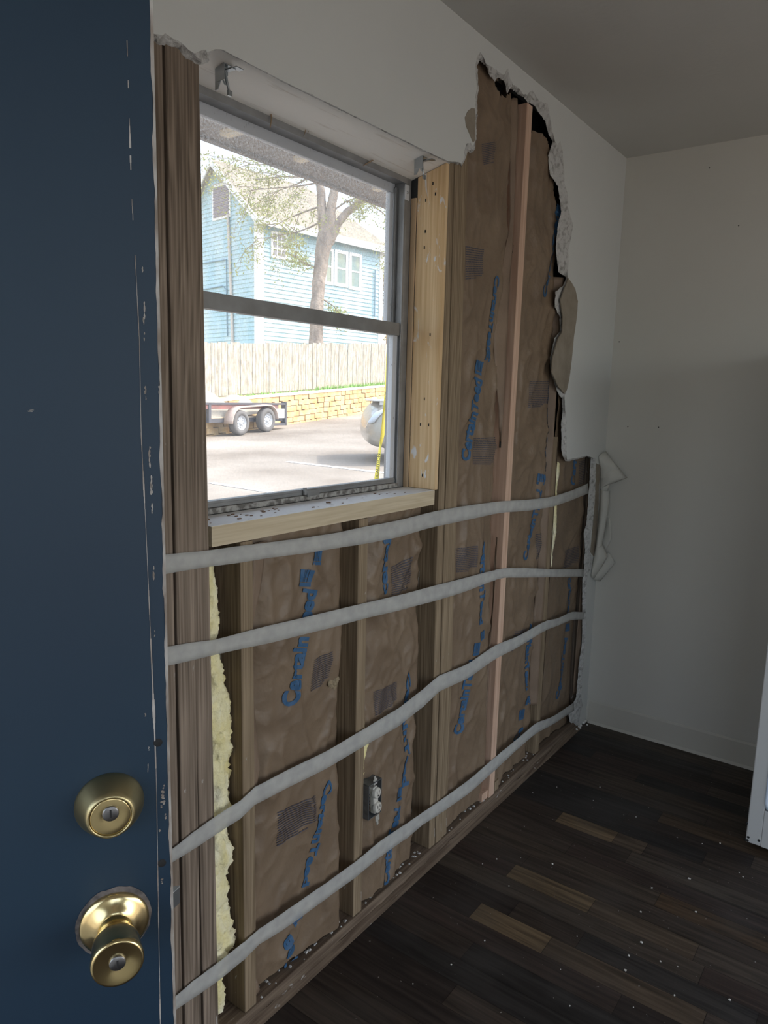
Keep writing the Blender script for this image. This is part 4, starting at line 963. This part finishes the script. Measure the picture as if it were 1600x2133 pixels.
# rounded liner: inset tray with curved corners
b = MB()
iy0, iy1, iz0, iz1 = y0+sw_-.006, y1-sw_+.006, bz-.004, AHt-.044
cy, cz_ = (iy0+iy1)/2, (iz0+iz1)/2; hy, hz_ = (iy1-iy0)/2, (iz1-iz0)/2
def rr_(r, inset):
    pts = []; hy_, hz2 = hy-inset, hz_-inset
    for qd in range(4):
        for k in range(9):
            t = math.pi/2*(qd+k/8); sx = (1, -1, -1, 1)[qd]; sz = (1, 1, -1, -1)[qd]
            pts.append((cy+sx*(hy_-r)+r*math.cos(t), cz_+sz*(hz2-r)+r*math.sin(t)))
    return pts
rings = [(AX+.004, rr_(.03, .0)), (AX-.002, rr_(.03, .004)), (AX+.002, rr_(.03, .010)), (AX+.05, rr_(.035, .022)), (AX+.30, rr_(.05, .04)), (AX+.42, rr_(.06, .07))]
vs = []; n = 36
for X_, pts in rings: vs += [(X_, p[0], p[1]) for p in pts]
b.add(vs, [(i*n+k, i*n+(k+1) % n, (i+1)*n+(k+1) % n, (i+1)*n+k) for i in range(len(rings)-1) for k in range(n)]+[tuple((len(rings)-1)*n+k for k in range(n))], 0, True)
b.build('recessed_liner', m_liner, ap, label='bluish white recessed liner with rounded corners')
b = MB()
for px, py in ((1556, 1715), (1559, 1744), (1553, 1750), (1556, 1761), (1581, 1751)):
    q = onX(px, py, AX); MB().lathe([(0, .0012), (.0038, .0012), (.0042, 0)], (AX, q[1], max(q[2], .028)), (-1, 0, 0), 14).build('screw_hole', m_black, ap)
b = MB()
for yy in (y0+.06, y1-.06):
    for xx in (AX+.06, AX+ADp-.06): MB().lathe([(0, 0), (.018, 0), (.018, .01), (.01, .012), (.01, .024)], (xx, yy, 0), (0, 0, 1), 16).build('levelling_foot', m_black, ap)

# ================================================================== OUTSIDE
struct('ground', MB().add([(-60, -60, gz(-60, -60)), (90, -60, gz(90, -60)), (90, 90, gz(90, 90)), (-60, 90, gz(-60, 90))], [(0, 1, 2, 3)]), m_ground, 'sunlit pale parking lot outside the window')
# painted parking lines
def line(a, e, w_, label):
    A, E_ = onG(*a), onG(*e); d = (E_-A)[:2]; d /= np.linalg.norm(d); n_ = np.array([-d[1], d[0]])*w_/2
    P = [(A[0]+s*n_[0], A[1]+s*n_[1]) for s in (1, -1)]+[(E_[0]+s*n_[0], E_[1]+s*n_[1]) for s in (-1, 1)]
    b = MB().prism([(p[0], p[1], gz(*p)+.004) for p in P], (0, 0, .004)); tag(b.build('parking_line', m_line, None), label, 'road marking')
line((440, 1006), (575, 1028), .10, 'white parking line nearest the window at lower left')
line((600, 962), (840, 990), .11, 'white parking line leading toward the parked car')
# retaining wall
W1, W2 = onG(600, 884), onG(808, 854)
wd = (W2-W1)[:2]; wd /= np.linalg.norm(wd); wn = (-wd[1], wd[0], 0)
wtopL = onP(600, 820, W1, wn)[2]; wtopR = onP(800, 802, W1, wn)[2]
def wpt(s, t, z): return (W1[0]+wd[0]*s+wn[0]*t, W1[1]+wd[1]*s+wn[1]*t, z)
slen = np.linalg.norm((W2-W1)[:2]); slope = (wtopR-wtopL)/slen
rw = thing('retaining_wall', 'low tan block retaining wall under the fence outside', 'wall', tuple(W1))
b = MB(); rw_r = random.Random(5); ch = .155
S0, S1 = -14, slen+8
row = 0
ztop = lambda s: wtopL+slope*s
for row in range(9):
    s = S0-rw_r.uniform(0, .3)
    while s < S1:
        L_ = rw_r.uniform(.25, .5); zt = ztop(s+L_/2)-.05-row*ch; zb = zt-ch+.012
        if zt < gz(*wpt(s, 0, 0)[:2])-.05: break_ = True
        dpt = rw_r.uniform(-.02, .02)-row*.01
        P = [wpt(s+.008, dpt, zb), wpt(s+L_-.008, dpt, zb), wpt(s+L_-.008, .3, zb), wpt(s+.008, .3, zb)]
        b.hexa(P+[(p[0], p[1], zt) for p in P]); s += L_
b.build('block_courses', m_stone, rw)
b = MB()
P = [wpt(S0, -.03, ztop(S0)-.05), wpt(S1, -.03, ztop(S1)-.05), wpt(S1, .32, ztop(S1)-.05), wpt(S0, .32, ztop(S0)-.05)]
b.hexa(P+[(p[0], p[1], p[2]+.05) for p in P]); b.build('cap_course', m_cap, rw)
# raised ground behind
b = MB(); P = [wpt(-30, .3, ztop(-30)-.02), wpt(60, .3, ztop(60)-.02), wpt(60, 50, ztop(60)+.4), wpt(-30, 50, ztop(-30)+.4)]
b.hexa([(p[0], p[1], p[2]-3) for p in P]+P)
struct('trim_2', b, m_earth, 'raised yard behind the retaining wall')
b = MB(); rg = random.Random(6)
for k in range(800):
    s = rg.uniform(-2, slen+2) if k % 3 else rg.uniform(3.0, slen+1); t_ = rg.uniform(.32, .62); hh = rg.uniform(.03, .11)*(1.5 if s > 2.5 else .8)
    p = np.array(wpt(s, t_, ztop(s)-.02)); a = rg.uniform(0, 6.28); e = np.array([math.cos(a), math.sin(a), 0])*.02
    b.add([p-e, p+e, p+np.array([rg.uniform(-.04, .04), rg.uniform(-.04, .04), hh])], [(0, 1, 2)])
tag(b.build('grass', m_grass, None), 'thin strip of bright green grass between the block wall and fence', 'grass', kind='stuff')
# fence: pickets behind the wall
F0 = .75
def fz(px, py): return onP(px, py, wpt(0, F0, 0), wn)
fa, fb = fz(430, 714), fz(800, 716)
sA = ((fa-W1)[:2])@wd; sB = ((fb-W1)[:2])@wd; fs_ = (fb[2]-fa[2])/(sB-sA)
ftop = lambda s: fa[2]+fs_*(s-sA)
fn = thing('board_fence', 'tall weathered board privacy fence above the retaining wall', 'fence', tuple(wpt(sA, F0, ztop(sA))))
s = S0; b = MB(); rp = random.Random(9); seg = []
while s < S1:
    w_ = .142; zt = ftop(s)+rp.uniform(-.03, .03); zb = ztop(s)+.02; dy = rp.uniform(-.012, .012)
    x_ = MB()
    P = [wpt(s+.004, F0+dy, zb), wpt(s+w_, F0+dy, zb), wpt(s+w_, F0+dy+.02, zb), wpt(s+.004, F0+dy+.02, zb)]
    tilt = rp.uniform(-.012, .012)
    T_ = [(p[0]+wd[0]*tilt, p[1]+wd[1]*tilt, zt) for p in P]
    b.hexa(P+T_); s += w_+.006
b.build('pickets', m_fence, fn)
for dz_ in (.3, 1.2):
    P = [wpt(S0, F0+.03, ztop(S0)+dz_), wpt(S1, F0+.03, ztop(S1)+dz_), wpt(S1, F0+.07, ztop(S1)+dz_), wpt(S0, F0+.07, ztop(S0)+dz_)]
    MB().hexa(P+[(p[0], p[1], p[2]+.09) for p in P]).build('fence_rail', m_fence, fn)

# ---- house
HC = atd(537, 700, 29.); hz0 = HC[2]-3.0
ga = math.radians(7.1); hg = np.array([math.sin(ga), math.cos(ga), 0]); hl = np.array([math.cos(ga), -math.sin(ga), 0])
eave_z = onP(537, 446, HC, hl)[2]
gn = hl            # gable plane normal
ln = hg            # long wall plane normal
def onGa(px, py): return onP(px, py, HC, gn)
def onLo(px, py): return onP(px, py, HC, ln)
apex = onGa(453, 342); halfw = ((apex-HC)@hg); GW = 2*halfw
rgt = onLo(797, 520); LL = (rgt-HC)@hl
hs = thing('house', 'two-storey pale blue clapboard house with a shingle roof across the lot', 'house', (HC[0], HC[1], hz0))
def HP(l, g, z): return np.array([HC[0], HC[1], 0])+hl*l+hg*g+np.array([0, 0, z])
lap = .17
def laps(b, face, length, ztop_fn):
    nlap = int((apex[2]-hz0)/lap)+1
    for k in range(nlap):
        z = hz0+k*lap
        a0, a1 = ztop_fn(z); b0, b1 = ztop_fn(z+lap)
        if a1-a0 < .05: continue
        if b1-b0 < 0: b0 = b1 = (b0+b1)/2
        if face == 'g': P = [HP(-.03, a0, z), HP(-.03, a1, z), HP(0.0, b1, z+lap), HP(0.0, b0, z+lap)]; Q = [HP(-.03, a0, z), HP(-.03, a1, z), HP(0, a1, z), HP(0, a0, z)]
        else: P = [HP(a0, -.03, z), HP(a1, -.03, z), HP(b1, 0, z+lap), HP(b0, 0, z+lap)]; Q = [HP(a0, -.03, z), HP(a1, -.03, z), HP(a1, 0, z), HP(a0, 0, z)]
        b.add(P, [(0, 1, 2, 3)]); b.add(Q, [(0, 1, 2, 3)])
rise = (apex[2]-eave_z)/halfw
b = MB()
laps(b, 'g', GW, lambda z: (0, GW) if z < eave_z else ((z-eave_z)/rise, GW-(z-eave_z)/rise))
b.build('gable_siding', m_siding, hs)
b = MB(); laps(b, 'l', LL, lambda z: (0, LL) if z < eave_z else (0, 0)); b.build('side_siding', m_siding, hs)
b = MB()     # closed core so that nothing shows through
b.hexa([HP(.02, .02, hz0-1), HP(LL, .02, hz0-1), HP(LL, GW, hz0-1), HP(.02, GW, hz0-1), HP(.02, .02, eave_z), HP(LL, .02, eave_z), HP(LL, GW, eave_z), HP(.02, GW, eave_z)])
b.build('wall_core', m_white, hs)
b = MB()
hip = LL-halfw*.9
ov = .35
A = HP(-ov, -ov, eave_z-ov*rise); Bq = HP(LL+ov, -ov, eave_z-ov*rise); Cq = HP(LL+ov, GW+ov, eave_z-ov*rise); Dq = HP(-ov, GW+ov, eave_z-ov*rise)
R0 = HP(-ov, halfw, apex[2]); R1 = HP(hip, halfw, apex[2])
up_ = np.array([0, 0, .14])
b.add([A, Bq, R1, R0], [(0, 1, 2, 3)]); b.add([Dq, R0, R1, Cq], [(0, 1, 2, 3)]); b.add([Bq, Cq, R1], [(0, 1, 2)])
v = [A, Bq, Cq, Dq, R0, R1]; v2 = [p+up_ for p in v]
b = MB(); b.add(v2, [(0, 1, 5, 4), (3, 4, 5, 2), (1, 2, 5)]); b.add(v, [(0, 1, 5, 4), (3, 4, 5, 2), (1, 2, 5)])
b.build('shingle_roof', m_roof, hs)
b = MB(); ed = [(0, 1), (1, 2), (2, 3)]
for i, j in ((0, 1), (1, 2), (0, 4), (4, 3)): b.add([v[i]-up_*.9, v[j]-up_*.9, v2[j]+up_*.15, v2[i]+up_*.15], [(0, 1, 2, 3)])
b.build('fascia_board', m_white, hs, solid=.05)
b = MB()
b.fbox(HP(0, 0, 0), hl, hg, dz, (-.05, -.05, hz0), (.26, .0, eave_z)); b.fbox(HP(0, 0, 0), hl, hg, dz, (-.05, 0, hz0), (.0, .16, eave_z)); b.fbox(HP(LL, 0, 0), hl, hg, dz, (-.2, -.05, hz0), (.03, 0, eave_z))
b.fbox(HP(0, 0, 0), hl, hg, dz, (.0, -.05, eave_z-.22), (LL, 0, eave_z+.02))
b.build('corner_boards', m_white, hs)
def hwin(px0, py0, px1, py1, muntins=(1, 1), fr=.10, m=m_pane, name='house_window'):
    A, E_ = onLo(px0, py0), onLo(px1, py1); l0, l1 = (A-HC)@hl, (E_-HC)@hl; z1, z0 = A[2], E_[2]
    b = MB()
    b.fbox(HP(0, 0, 0), hl, hg, dz, (l0-fr, -.07, z0-fr), (l0, -.0, z1+fr)); b.fbox(HP(0, 0, 0), hl, hg, dz, (l1, -.07, z0-fr), (l1+fr, -.0, z1+fr))
    b.fbox(HP(0, 0, 0), hl, hg, dz, (l0, -.07, z1), (l1, -.0, z1+fr)); b.fbox(HP(0, 0, 0), hl, hg, dz, (l0, -.07, z0-fr), (l1, -.0, z0))
    for k in range(1, muntins[1]+1): zz = z0+(z1-z0)*k/(muntins[1]+1); b.fbox(HP(0, 0, 0), hl, hg, dz, (l0, -.06, zz-.03), (l1, -.035, zz+.03))
    for k in range(1, muntins[0]): xx = l0+(l1-l0)*k/muntins[0]; b.fbox(HP(0, 0, 0), hl, hg, dz, (xx-.02, -.06, z0), (xx+.02, -.035, z1))
    f = b.build(name, m_white, hs)
    MB().fbox(HP(0, 0, 0), hl, hg, dz, (l0, -.045, z0), (l1, -.034, z1)).build('pane', m, f)
hwin(567, 486, 593, 537, (3, 2), .09, mat('old_pane', rgb(140, 138, 142), .4))
hwin(701, 527, 718, 592, (1, 1), .14); hwin(731, 533, 746, 599, (1, 1), .14); hwin(679, 522, 688, 588, (1, 1), .12)
# attic louvre on the gable
A, E_ = onGa(447, 392), onGa(479, 447); g1, g0 = (A-HC)@hg, (E_-HC)@hg; z1, z0 = A[2], E_[2]
b = MB(); b.fbox(HP(0, 0, 0), hl, hg, dz, (-.06, g0-.1, z0-.1), (-.02, g1+.1, z1+.1)); vt = b.build('attic_vent', m_white, hs)
b = MB()
for k in range(9): zz = z0+(z1-z0)*k/9; b.hexa([HP(-.10, g0, zz), HP(-.10, g1, zz), HP(-.06, g1, zz), HP(-.06, g0, zz), HP(-.07, g0, zz+(z1-z0)/9*.85), HP(-.07, g1, zz+(z1-z0)/9*.85), HP(-.06, g1, zz+(z1-z0)/9*.85), HP(-.06, g0, zz+(z1-z0)/9*.85)])
b.build('louvre_slats', m_vent, vt)
b = MB(); b.tube([onGa(478, 447)-hl*.08, onGa(482, 540)-hl*.08, onGa(486, 640)-hl*.08, onGa(488, 730)-hl*.08], .06, 8); b.build('downpipe', mat('downpipe_tan', rgb(196, 190, 184), .8), hs)
m_cond = mat('conduit_blue', rgb(120, 150, 166), .7)
MB().tube([onGa(425, 549)-hl*.06, onGa(474, 541)-hl*.06, onGa(475, 612)-hl*.06], .025, 6).build('conduit', m_cond, hs); MB().tube([onGa(425, 604)-hl*.06, onGa(466, 596)-hl*.06, onGa(474, 604)-hl*.06, onGa(476, 700)-hl*.06], .025, 6).build('conduit', m_cond, hs)
b = MB(); b.tube([onLo(779, 562)-hg*.08, onLo(778, 660)-hg*.08], .03, 6)
b.build('conduit', m_cond, hs)

# ---- tree in front of the house
TZ = 25.5
def tp(px, py, d=0): return atd(px, py, TZ+d)
tree = thing('tree', 'large forked tree with sparse spring leaves in front of the house', 'tree', tuple(tp(660, 760)))
b = MB()
def limb(pts, r, n=14):
    P = [tp(*q) for q in pts]; V = []; Rr = []
    for a in range(len(P)-1):
        for k in range(6):
            t = k/6; V.append(P[a]*(1-t)+P[a+1]*t+.05*np.array([noise.noise(Vector((a+t, r[0]*9, 1))), noise.noise(Vector((a+t, r[0]*9, 4))), 0])); rr0 = r[a]*(1-t)+r[a+1]*t; Rr.append(rr0*(1+.12*noise.noise(Vector((a*3+t*3, 1, r[0])))))
    V.append(P[-1]); Rr.append(r[-1]); b.tube(V, Rr, n)
limb([(657, 790), (660, 700), (661, 640), (665, 590), (671, 540), (677, 500), (684, 470)], [.28, .25, .235, .23, .25, .29, .24])
limb([(677, 500), (672, 450), (669, 400), (662, 372), (650, 355)], [.24, .17, .15, .13, .08])
limb([(682, 490), (690, 440), (697, 400), (703, 380), (712, 352)], [.26, .18, .15, .13, .08])
limb([(682, 505), (702, 468), (722, 443), (748, 422), (775, 405), (820, 380), (880, 350)], [.22, .15, .13, .13, .12, .11, .06])
b.build('trunk', m_bark, tree)
b = MB(); rt = random.Random(12); tips = []
def twig(p, d, L_, r, depth):
    n_ = 5; pts = [p]
    for k in range(n_):
        d = d+np.array([rt.uniform(-.25, .25), rt.uniform(-.25, .25), rt.uniform(-.2, .12)]); d = d/np.linalg.norm(d); pts.append(pts[-1]+d*L_/n_)
    b.tube(pts, [r*(1-.7*k/n_) for k in range(n_+1)], 4, caps=False)
    tips.extend(pts[1:])
    if depth:
        for k in range(4):
            q = pts[rt.randint(1, n_)]; e = d+np.array([rt.uniform(-1, 1), rt.uniform(-1, 1), rt.uniform(-.6, .5)]); twig(q, e/np.linalg.norm(e), L_*.6, r*.5, depth-1)
for (px, py, dx, dz_, L_) in ((662, 372, -1, .3, 2.2), (668, 430, -1, -.1, 2.0), (650, 355, -1, .2, 2.2), (672, 460, -1, -.35, 2.4), (703, 380, .8, .4, 2.5), (760, 415, .6, -.6, 1.8), (790, 397, .5, -.7, 1.8), (690, 440, .7, .3, 1.6), (700, 395, -.6, .6, 2.2), (668, 620, .8, -.3, .8), (666, 560, -.9, .3, 1.2), (655, 365, -1, -.4, 1.8), (664, 380, -.9, -.2, 2.4)):
    d = _R*dx+np.array([0, 0, dz_])+_F*rt.uniform(-.3, .3); twig(tp(px, py), d/np.linalg.norm(d), L_, .035, 2)
b.build('branches', m_bark, tree)['kind'] = 'stuff'
def leaves(b, centres, n, s, spread, r):
    for k in range(n):
        c = np.array(r.choice(centres))+np.array([r.gauss(0, spread), r.gauss(0, spread), r.gauss(0, spread*.8)])
        a = np.array([r.uniform(-1, 1), r.uniform(-1, 1), r.uniform(-1, 1)]); a /= np.linalg.norm(a); e = np.cross(a, (r.random(), r.random(), r.random())); e /= np.linalg.norm(e)
        q = s*r.uniform(.6, 1.3); b.add([c-a*q, c+e*q*.4, c+a*q, c-e*q*.4], [(0, 1, 2, 3)])
lb = MB(); leaves(lb, tips, 7000, .05, .13, random.Random(2)); 
lb.build('foliage', m_leaf, tree)['kind'] = 'stuff'
# brush at the right of the house, greenery at its left
def bush(label, px, py, Z, h, wd_, m, n, seed, m2=m_bark):
    c = atd(px, py, Z); g_ = c[2]-h
    t = thing('background_tree', label, 'tree', (c[0], c[1], g_), 'trees behind the house'); r = random.Random(seed)
    b = MB(); cs = []
    b.tube([(c[0], c[1], g_-1), (c[0]+.1, c[1], g_+h*.5), (c[0], c[1]+.1, g_+h*.9)], [.18, .12, .05], 8)
    for k in range(26):
        z = g_+h*r.uniform(.15, .9); a = r.uniform(0, 6.28); L_ = wd_*r.uniform(.4, 1); e = np.array([c[0]+math.cos(a)*L_, c[1]+math.sin(a)*L_, z+L_*.7]); b.tube([(c[0], c[1], z), e], [.05, .015], 5)
        cs += [tuple(np.array([c[0], c[1], z])*(1-q)+e*q) for q in (.4, .6, .8, 1.)]
    b.build('trunk', m2, t); lb = MB(); leaves(lb, cs, n, .12, .25, r); lb.build('foliage', m, t)['kind'] = 'stuff'
bush('bare brownish tree beyond the right end of the blue house', 812, 520, 40, 7, 2.2, m_leaf2, 1600, 3)
bush('yellow-green leafy tree beyond the left side of the blue house', 416, 330, 46, 10.4, 2.0, m_leaf, 1800, 4)

# ---- utility trailer
T1 = onG(505, 907); T2 = onG(560, 900)
td = (T2-T1)[:2]; td /= np.linalg.norm(td); td = np.array([td[0], td[1], 0]); tn_ = np.array([-td[1], td[0], 0])
up = np.array([0, 0, 1.])
sp = np.linalg.norm((T2-T1)[:2]); TR = .5*52/1513*((T1-CAM)@_F)
tlr = thing('utility_trailer', 'twin-axle utility trailer loaded with tarped brush, parked by the block wall', 'trailer', tuple(T1))
def TP(l, n_, z): 
    q = T1+td*l+tn_*n_; return np.array([q[0], q[1], gz(q[0], q[1])+z])
for l_ in (0, sp):
    for n_ in (0.1, 1.9):
        c = TP(l_, n_, TR)
        wh = MB().lathe([(TR*.58, -.09), (TR*.95, -.09), (TR, -.05), (TR, .05), (TR*.95, .09), (TR*.58, .09), (TR*.58, -.09)], c, -tn_, 32).build('wheel', m_rub, tlr)
        rmb = MB().lathe([(0, .07), (TR*.15, .08), (TR*.2, .05), (TR*.5, .045), (TR*.56, .085), (TR*.6, .085)], c, -tn_, 24)
        for k in range(8): a = k*math.pi/4; rmb.lathe([(0, .012), (TR*.06, .012), (TR*.06, 0)], c-tn_*.05+td*math.cos(a)*TR*.34+up*math.sin(a)*TR*.34, -tn_, 8)
        rmb.build('rim', m_rim, wh)
fr_x0, fr_x1 = -4.2, sp+1.06
bedz = TR*1.35
b = MB()
def tb(a, e, m_=b): 
    o = TP(0, 0, 0); m_.fbox(o, td, tn_, up, a, e)
tb((fr_x0, .28, bedz-.10), (fr_x1, .36, bedz)); tb((fr_x0, 1.7, bedz-.10), (fr_x1, 1.78, bedz))
for k in range(8): tb((fr_x0+.6*k, .3, bedz-.08), (fr_x0+.6*k+.05, 1.75, bedz-.02))
tb((fr_x0, .26, bedz), (fr_x0+.06, .34, bedz+.62)); tb((-.95, .20, bedz-.1), (-.87, .30, bedz+.36)); tb((fr_x1-.06, .2, bedz-.22), (fr_x1, .34, bedz+.40)); tb((fr_x1-.06, 1.7, bedz-.1), (fr_x1, 1.8, bedz+.38)); tb((sp+.42, .24, bedz-.1), (sp+.47, .33, bedz+.36))
tb((fr_x0, .2, bedz+.32), (fr_x1, .28, bedz+.37)); tb((fr_x0, 1.72, bedz+.32), (fr_x1, 1.78, bedz+.37)); tb((sp+.45, .2, bedz-.22), (fr_x1, .3, bedz-.16)); tb((fr_x0-1.4, .95, bedz-.12), (fr_x0, 1.1, bedz-.02))
b.build('steel_frame', m_tfr, tlr)
b2 = MB(); tb((fr_x0, .22, bedz+.22), (fr_x1-.35, .27, bedz+.32), b2); b2.build('side_rail', m_rust, tlr, label='reddish painted side rail')
b2 = MB(); tb((fr_x0, .30, bedz-.02), (fr_x1, 1.74, bedz+.03), b2); tb((fr_x0, .29, bedz+.02), (-.95, .31, bedz+.22), b2); b2.build('plywood_deck', m_wood2, tlr)
b2 = MB(); tb((sp+.52, .19, bedz-.02), (fr_x1-.12, .215, bedz+.22), b2); b2.build('white_panel', m_white, tlr, label='plain white panel at the tail')
for n0 in (-.02, 1.78):
    b2 = MB(); r1 = TR+.08; prof = []
    for k in range(9): a = math.pi-math.pi/2*k/8*1.0; prof.append((math.cos(a)*r1, TR+math.sin(a)*r1*.98))
    for k in range(9): a = math.pi/2-math.pi/2*k/8; prof.append((sp+math.cos(a)*r1, TR+math.sin(a)*r1*.98))
    vs = [];
    for l_, z_ in prof: vs += [TP(l_, n0, z_), TP(l_, n0+.26, z_)]
    b2.add(vs, [(2*k, 2*k+1, 2*k+3, 2*k+2) for k in range(len(prof)-1)], 0, True); b2.build('fender', m_fend, tlr, solid=.03)
# load: tarp mounds
def mound(l0, l1, n0, n1, h, seed):
    b = MB(); b.grid(22, 16, lambda u, v: TP(l0+(l1-l0)*u, n0+(n1-n0)*v, bedz+.03+h*max(0, math.sin(math.pi*min(1, u*1.0))*math.sin(math.pi*v))**.6*(1+.25*noise.noise(Vector((u*4, v*4, seed))))))
    return b.build('tarp_load', m_tarp, None, loc=tuple(TP((l0+l1)/2, (n0+n1)/2, bedz+.03)))
tag(mound(-2.3, .42, .35, 1.65, .74, 1), 'pale tarp heaped high over the front of the trailer load', 'tarp')
tag(mound(.50, sp+.35, .4, 1.6, .48, 2), 'low pale mound of tarp toward the trailer tail', 'tarp')

# ---- parked car (rear corner shows beside the window frame)
cp = onG(801, 963)
ca_ = math.radians(-46); cl = np.array([math.cos(ca_), math.sin(ca_), 0]); cw = np.array([-math.sin(ca_), math.cos(ca_), 0])   # length runs away to the right, width into depth
car = thing('parked_car', 'grey-beige sedan with a trunk spoiler whose rear shows at the right side of the window', 'car', tuple(cp))
CO = onG(766, 972)
def KP(l, w_, z): q = CO+cl*l+cw*w_; return np.array([q[0], q[1], gz(q[0], q[1])+z])
# stations along the length: (l, half width, z bottom, z belt, z roof, roof half width)
ST = [(0.0, .50, .44, .60, .66, .46), (.03, .70, .36, .70, .78, .62), (.10, .80, .30, .84, .94, .70), (.2, .85, .27, .92, 1.03, .74), (.35, .87, .25, .95, 1.07, .74), (.6, .9, .22, .95, 1.09, .72), (.95, .9, .2, .95, 1.12, .66), (1.45, .9, .2, .95, 1.38, .60), (1.9, .9, .2, .95, 1.42, .6), (2.7, .9, .2, .93, 1.38, .6), (3.3, .89, .2, .92, 1.02, .62), (3.9, .86, .22, .82, .88, .6), (4.35, .76, .28, .68, .72, .55), (4.45, .6, .36, .55, .58, .45)]
b = MB(); vs = []; NC = 20
for l_, hw, zb, zm, zr, rw_ in ST:
    prof = [(-hw*.9, zb), (-hw, zb+.14), (-hw*1.01, (zb+zm)/2), (-hw*.985, zm-.05), (-hw*.94, zm), (-rw_-(hw-rw_)*.45, (zm+zr)/2), (-rw_, zr-.08), (-rw_*.85, zr-.02), (-rw_*.5, zr), (-.001, zr+.01)]
    prof = prof+[(-a, c) for a, c in reversed(prof)]
    vs += [KP(l_, .9+a, c) for a, c in prof]
b.add(vs, [(i*NC+k, i*NC+(k+1) % NC, (i+1)*NC+(k+1) % NC, (i+1)*NC+k) for i in range(len(ST)-1) for k in range(NC)]+[tuple(range(NC)), tuple((len(ST)-1)*NC+k for k in range(NC))], 0, True)
# glazing faces
for idx, f in enumerate(b.f):
    if idx < (len(ST)-1)*NC:
        i, k = divmod(idx, NC)
        if k in (4, 5, 13, 14) and 6 <= i <= 9: b.mi[idx] = 1
        if i == 6 and 5 <= k <= 13: b.mi[idx] = 1
b.build('car_body', [m_car, m_cglass], car, sub=1)
for l_ in (.75, 3.35):
    for w_ in (.10, 1.70):
        c = KP(l_, w_, .32); wh = MB().lathe([(.19, -.1), (.30, -.1), (.32, -.06), (.32, .06), (.30, .1), (.19, .1), (.19, -.1)], c, -cw, 28).build('wheel', m_rub, car)
        MB().lathe([(0, .09), (.17, .08), (.19, .1)], c, -cw, 20).build('rim', m_rim, wh)
b = MB(); b.tube([KP(.26, .06, .95), KP(.15, .07, .88), KP(.08, .10, .78), KP(.04, .2, .74)], [.02, .05, .05, .03], 10); b.build('tail_lamp', m_lamp, car)
b = MB(); b.fbox(KP(.10, .25, 1.09), cl, cw, up, (0, 0, 0), (.30, 1.3, .035)); b.fbox(KP(.22, .3, 1.02), cl, cw, up, (0, 0, 0), (.08, .05, .09)); b.fbox(KP(.22, 1.4, 1.02), cl, cw, up, (0, 0, 0), (.08, .05, .09)); b.build('trunk_spoiler', mat('spoiler_grey', rgb(206, 208, 206), .4), car, bevel=.01)

# ---- caution tape hanging outside
rows = [(807, 735, 4), (805, 790, 5), (804, 815, 5), (802, 850, 8), (800, 880, 9), (797, 905, 8), (792, 930, 5), (789, 955, 6), (786, 985, 9), (783, 1010, 10), (778, 1060, 10)]
b = MB(); ZT = 4.2; vs = []
for a in range(len(rows)-1):
    for k in range(6):
        t = k/6; px = rows[a][0]*(1-t)+rows[a+1][0]*t; py = rows[a][1]*(1-t)+rows[a+1][1]*t; w_ = rows[a][2]*(1-t)+rows[a+1][2]*t
        tw = math.sin((a+t)*1.1)*.02
        vs += [atd(px-w_/2, py, ZT+tw), atd(px+w_/2, py, ZT-tw)]
b.add(vs, [(2*k, 2*k+1, 2*k+3, 2*k+2) for k in range(len(vs)//2-1)], 0, True)
ct = tag(b.build('caution_tape', m_caut, None, loc=tuple(vs[0]), solid=.0005), 'yellow caution tape with black print hanging outside the right of the window', 'tape')
V, Fc = text_mesh('CAUTION CAUTION', .01)
b = MB(); vs = []
for u, v in V:
    py = 1045-(1045-945)*u; px = 780.5+(789.5-780.5)*u; vs.append(atd(px+2.6-5.5*v, py, ZT-.03))
b.add(vs, Fc); b.build('printed_warning', m_black, ct)
V, Fc = text_mesh('CAUTION', .01); vs = []; b = MB()
for u, v in V:
    py = 815+(855-815)*u; px = 804.5-1.0*u; vs.append(atd(px-1.5+4*v, py, ZT-.03))
b.add(vs, Fc); b.build('printed_warning', m_black, ct)

# ---- porch roof over the window
EA, EB = onZ(418, 288, 2.46), onZ(808, 422, 2.46); ye = (EA[1]+EB[1])/2
pr_ = thing('porch_roof', 'grey-brown roof overhang seen through the top of the window', 'roof overhang', (1.5, .15, 2.46))
MB().box((-2.2, .15, 2.46), (7, ye, 2.50)).build('soffit_panel', m_eave, pr_)
b = MB()
for xx, ya, yb in ((2.04, 1.0, ye-.10), (2.42, .94, ye-.13), (2.95, .9, ye-.15), (1.6, .9, ye-.12)): b.box((xx, ya, 2.440), (xx+.05, yb, 2.46))
for k, xx in enumerate((2.04, 2.42, 2.95, 1.6)):
    ya, yb = ((1.0, ye-.10), (.94, ye-.13), (.9, ye-.15), (.9, ye-.12))[k]
    MB().box((xx, ya, 2.442), (xx+.045, yb, 2.4599)).build('batten', m_bat, pr_)
MB().box((-2.2, ye, 2.45), (7, ye+.03, 2.62)).build('fascia', m_eave, pr_)
# unseen roofs added over the openings off camera to block direct sun
struct('sun_block_roof', MB().box((WX-1.6, WY-1.7, 2.56), (LX+.5, WY-.1, 2.62)).box((WX-1.6, WY-1.7, 2.56), (WX-.1, .3, 2.62)).box((WX-.1, WY-.1, H+.1), (LX+.5, .15, 2.62)), m_eave)
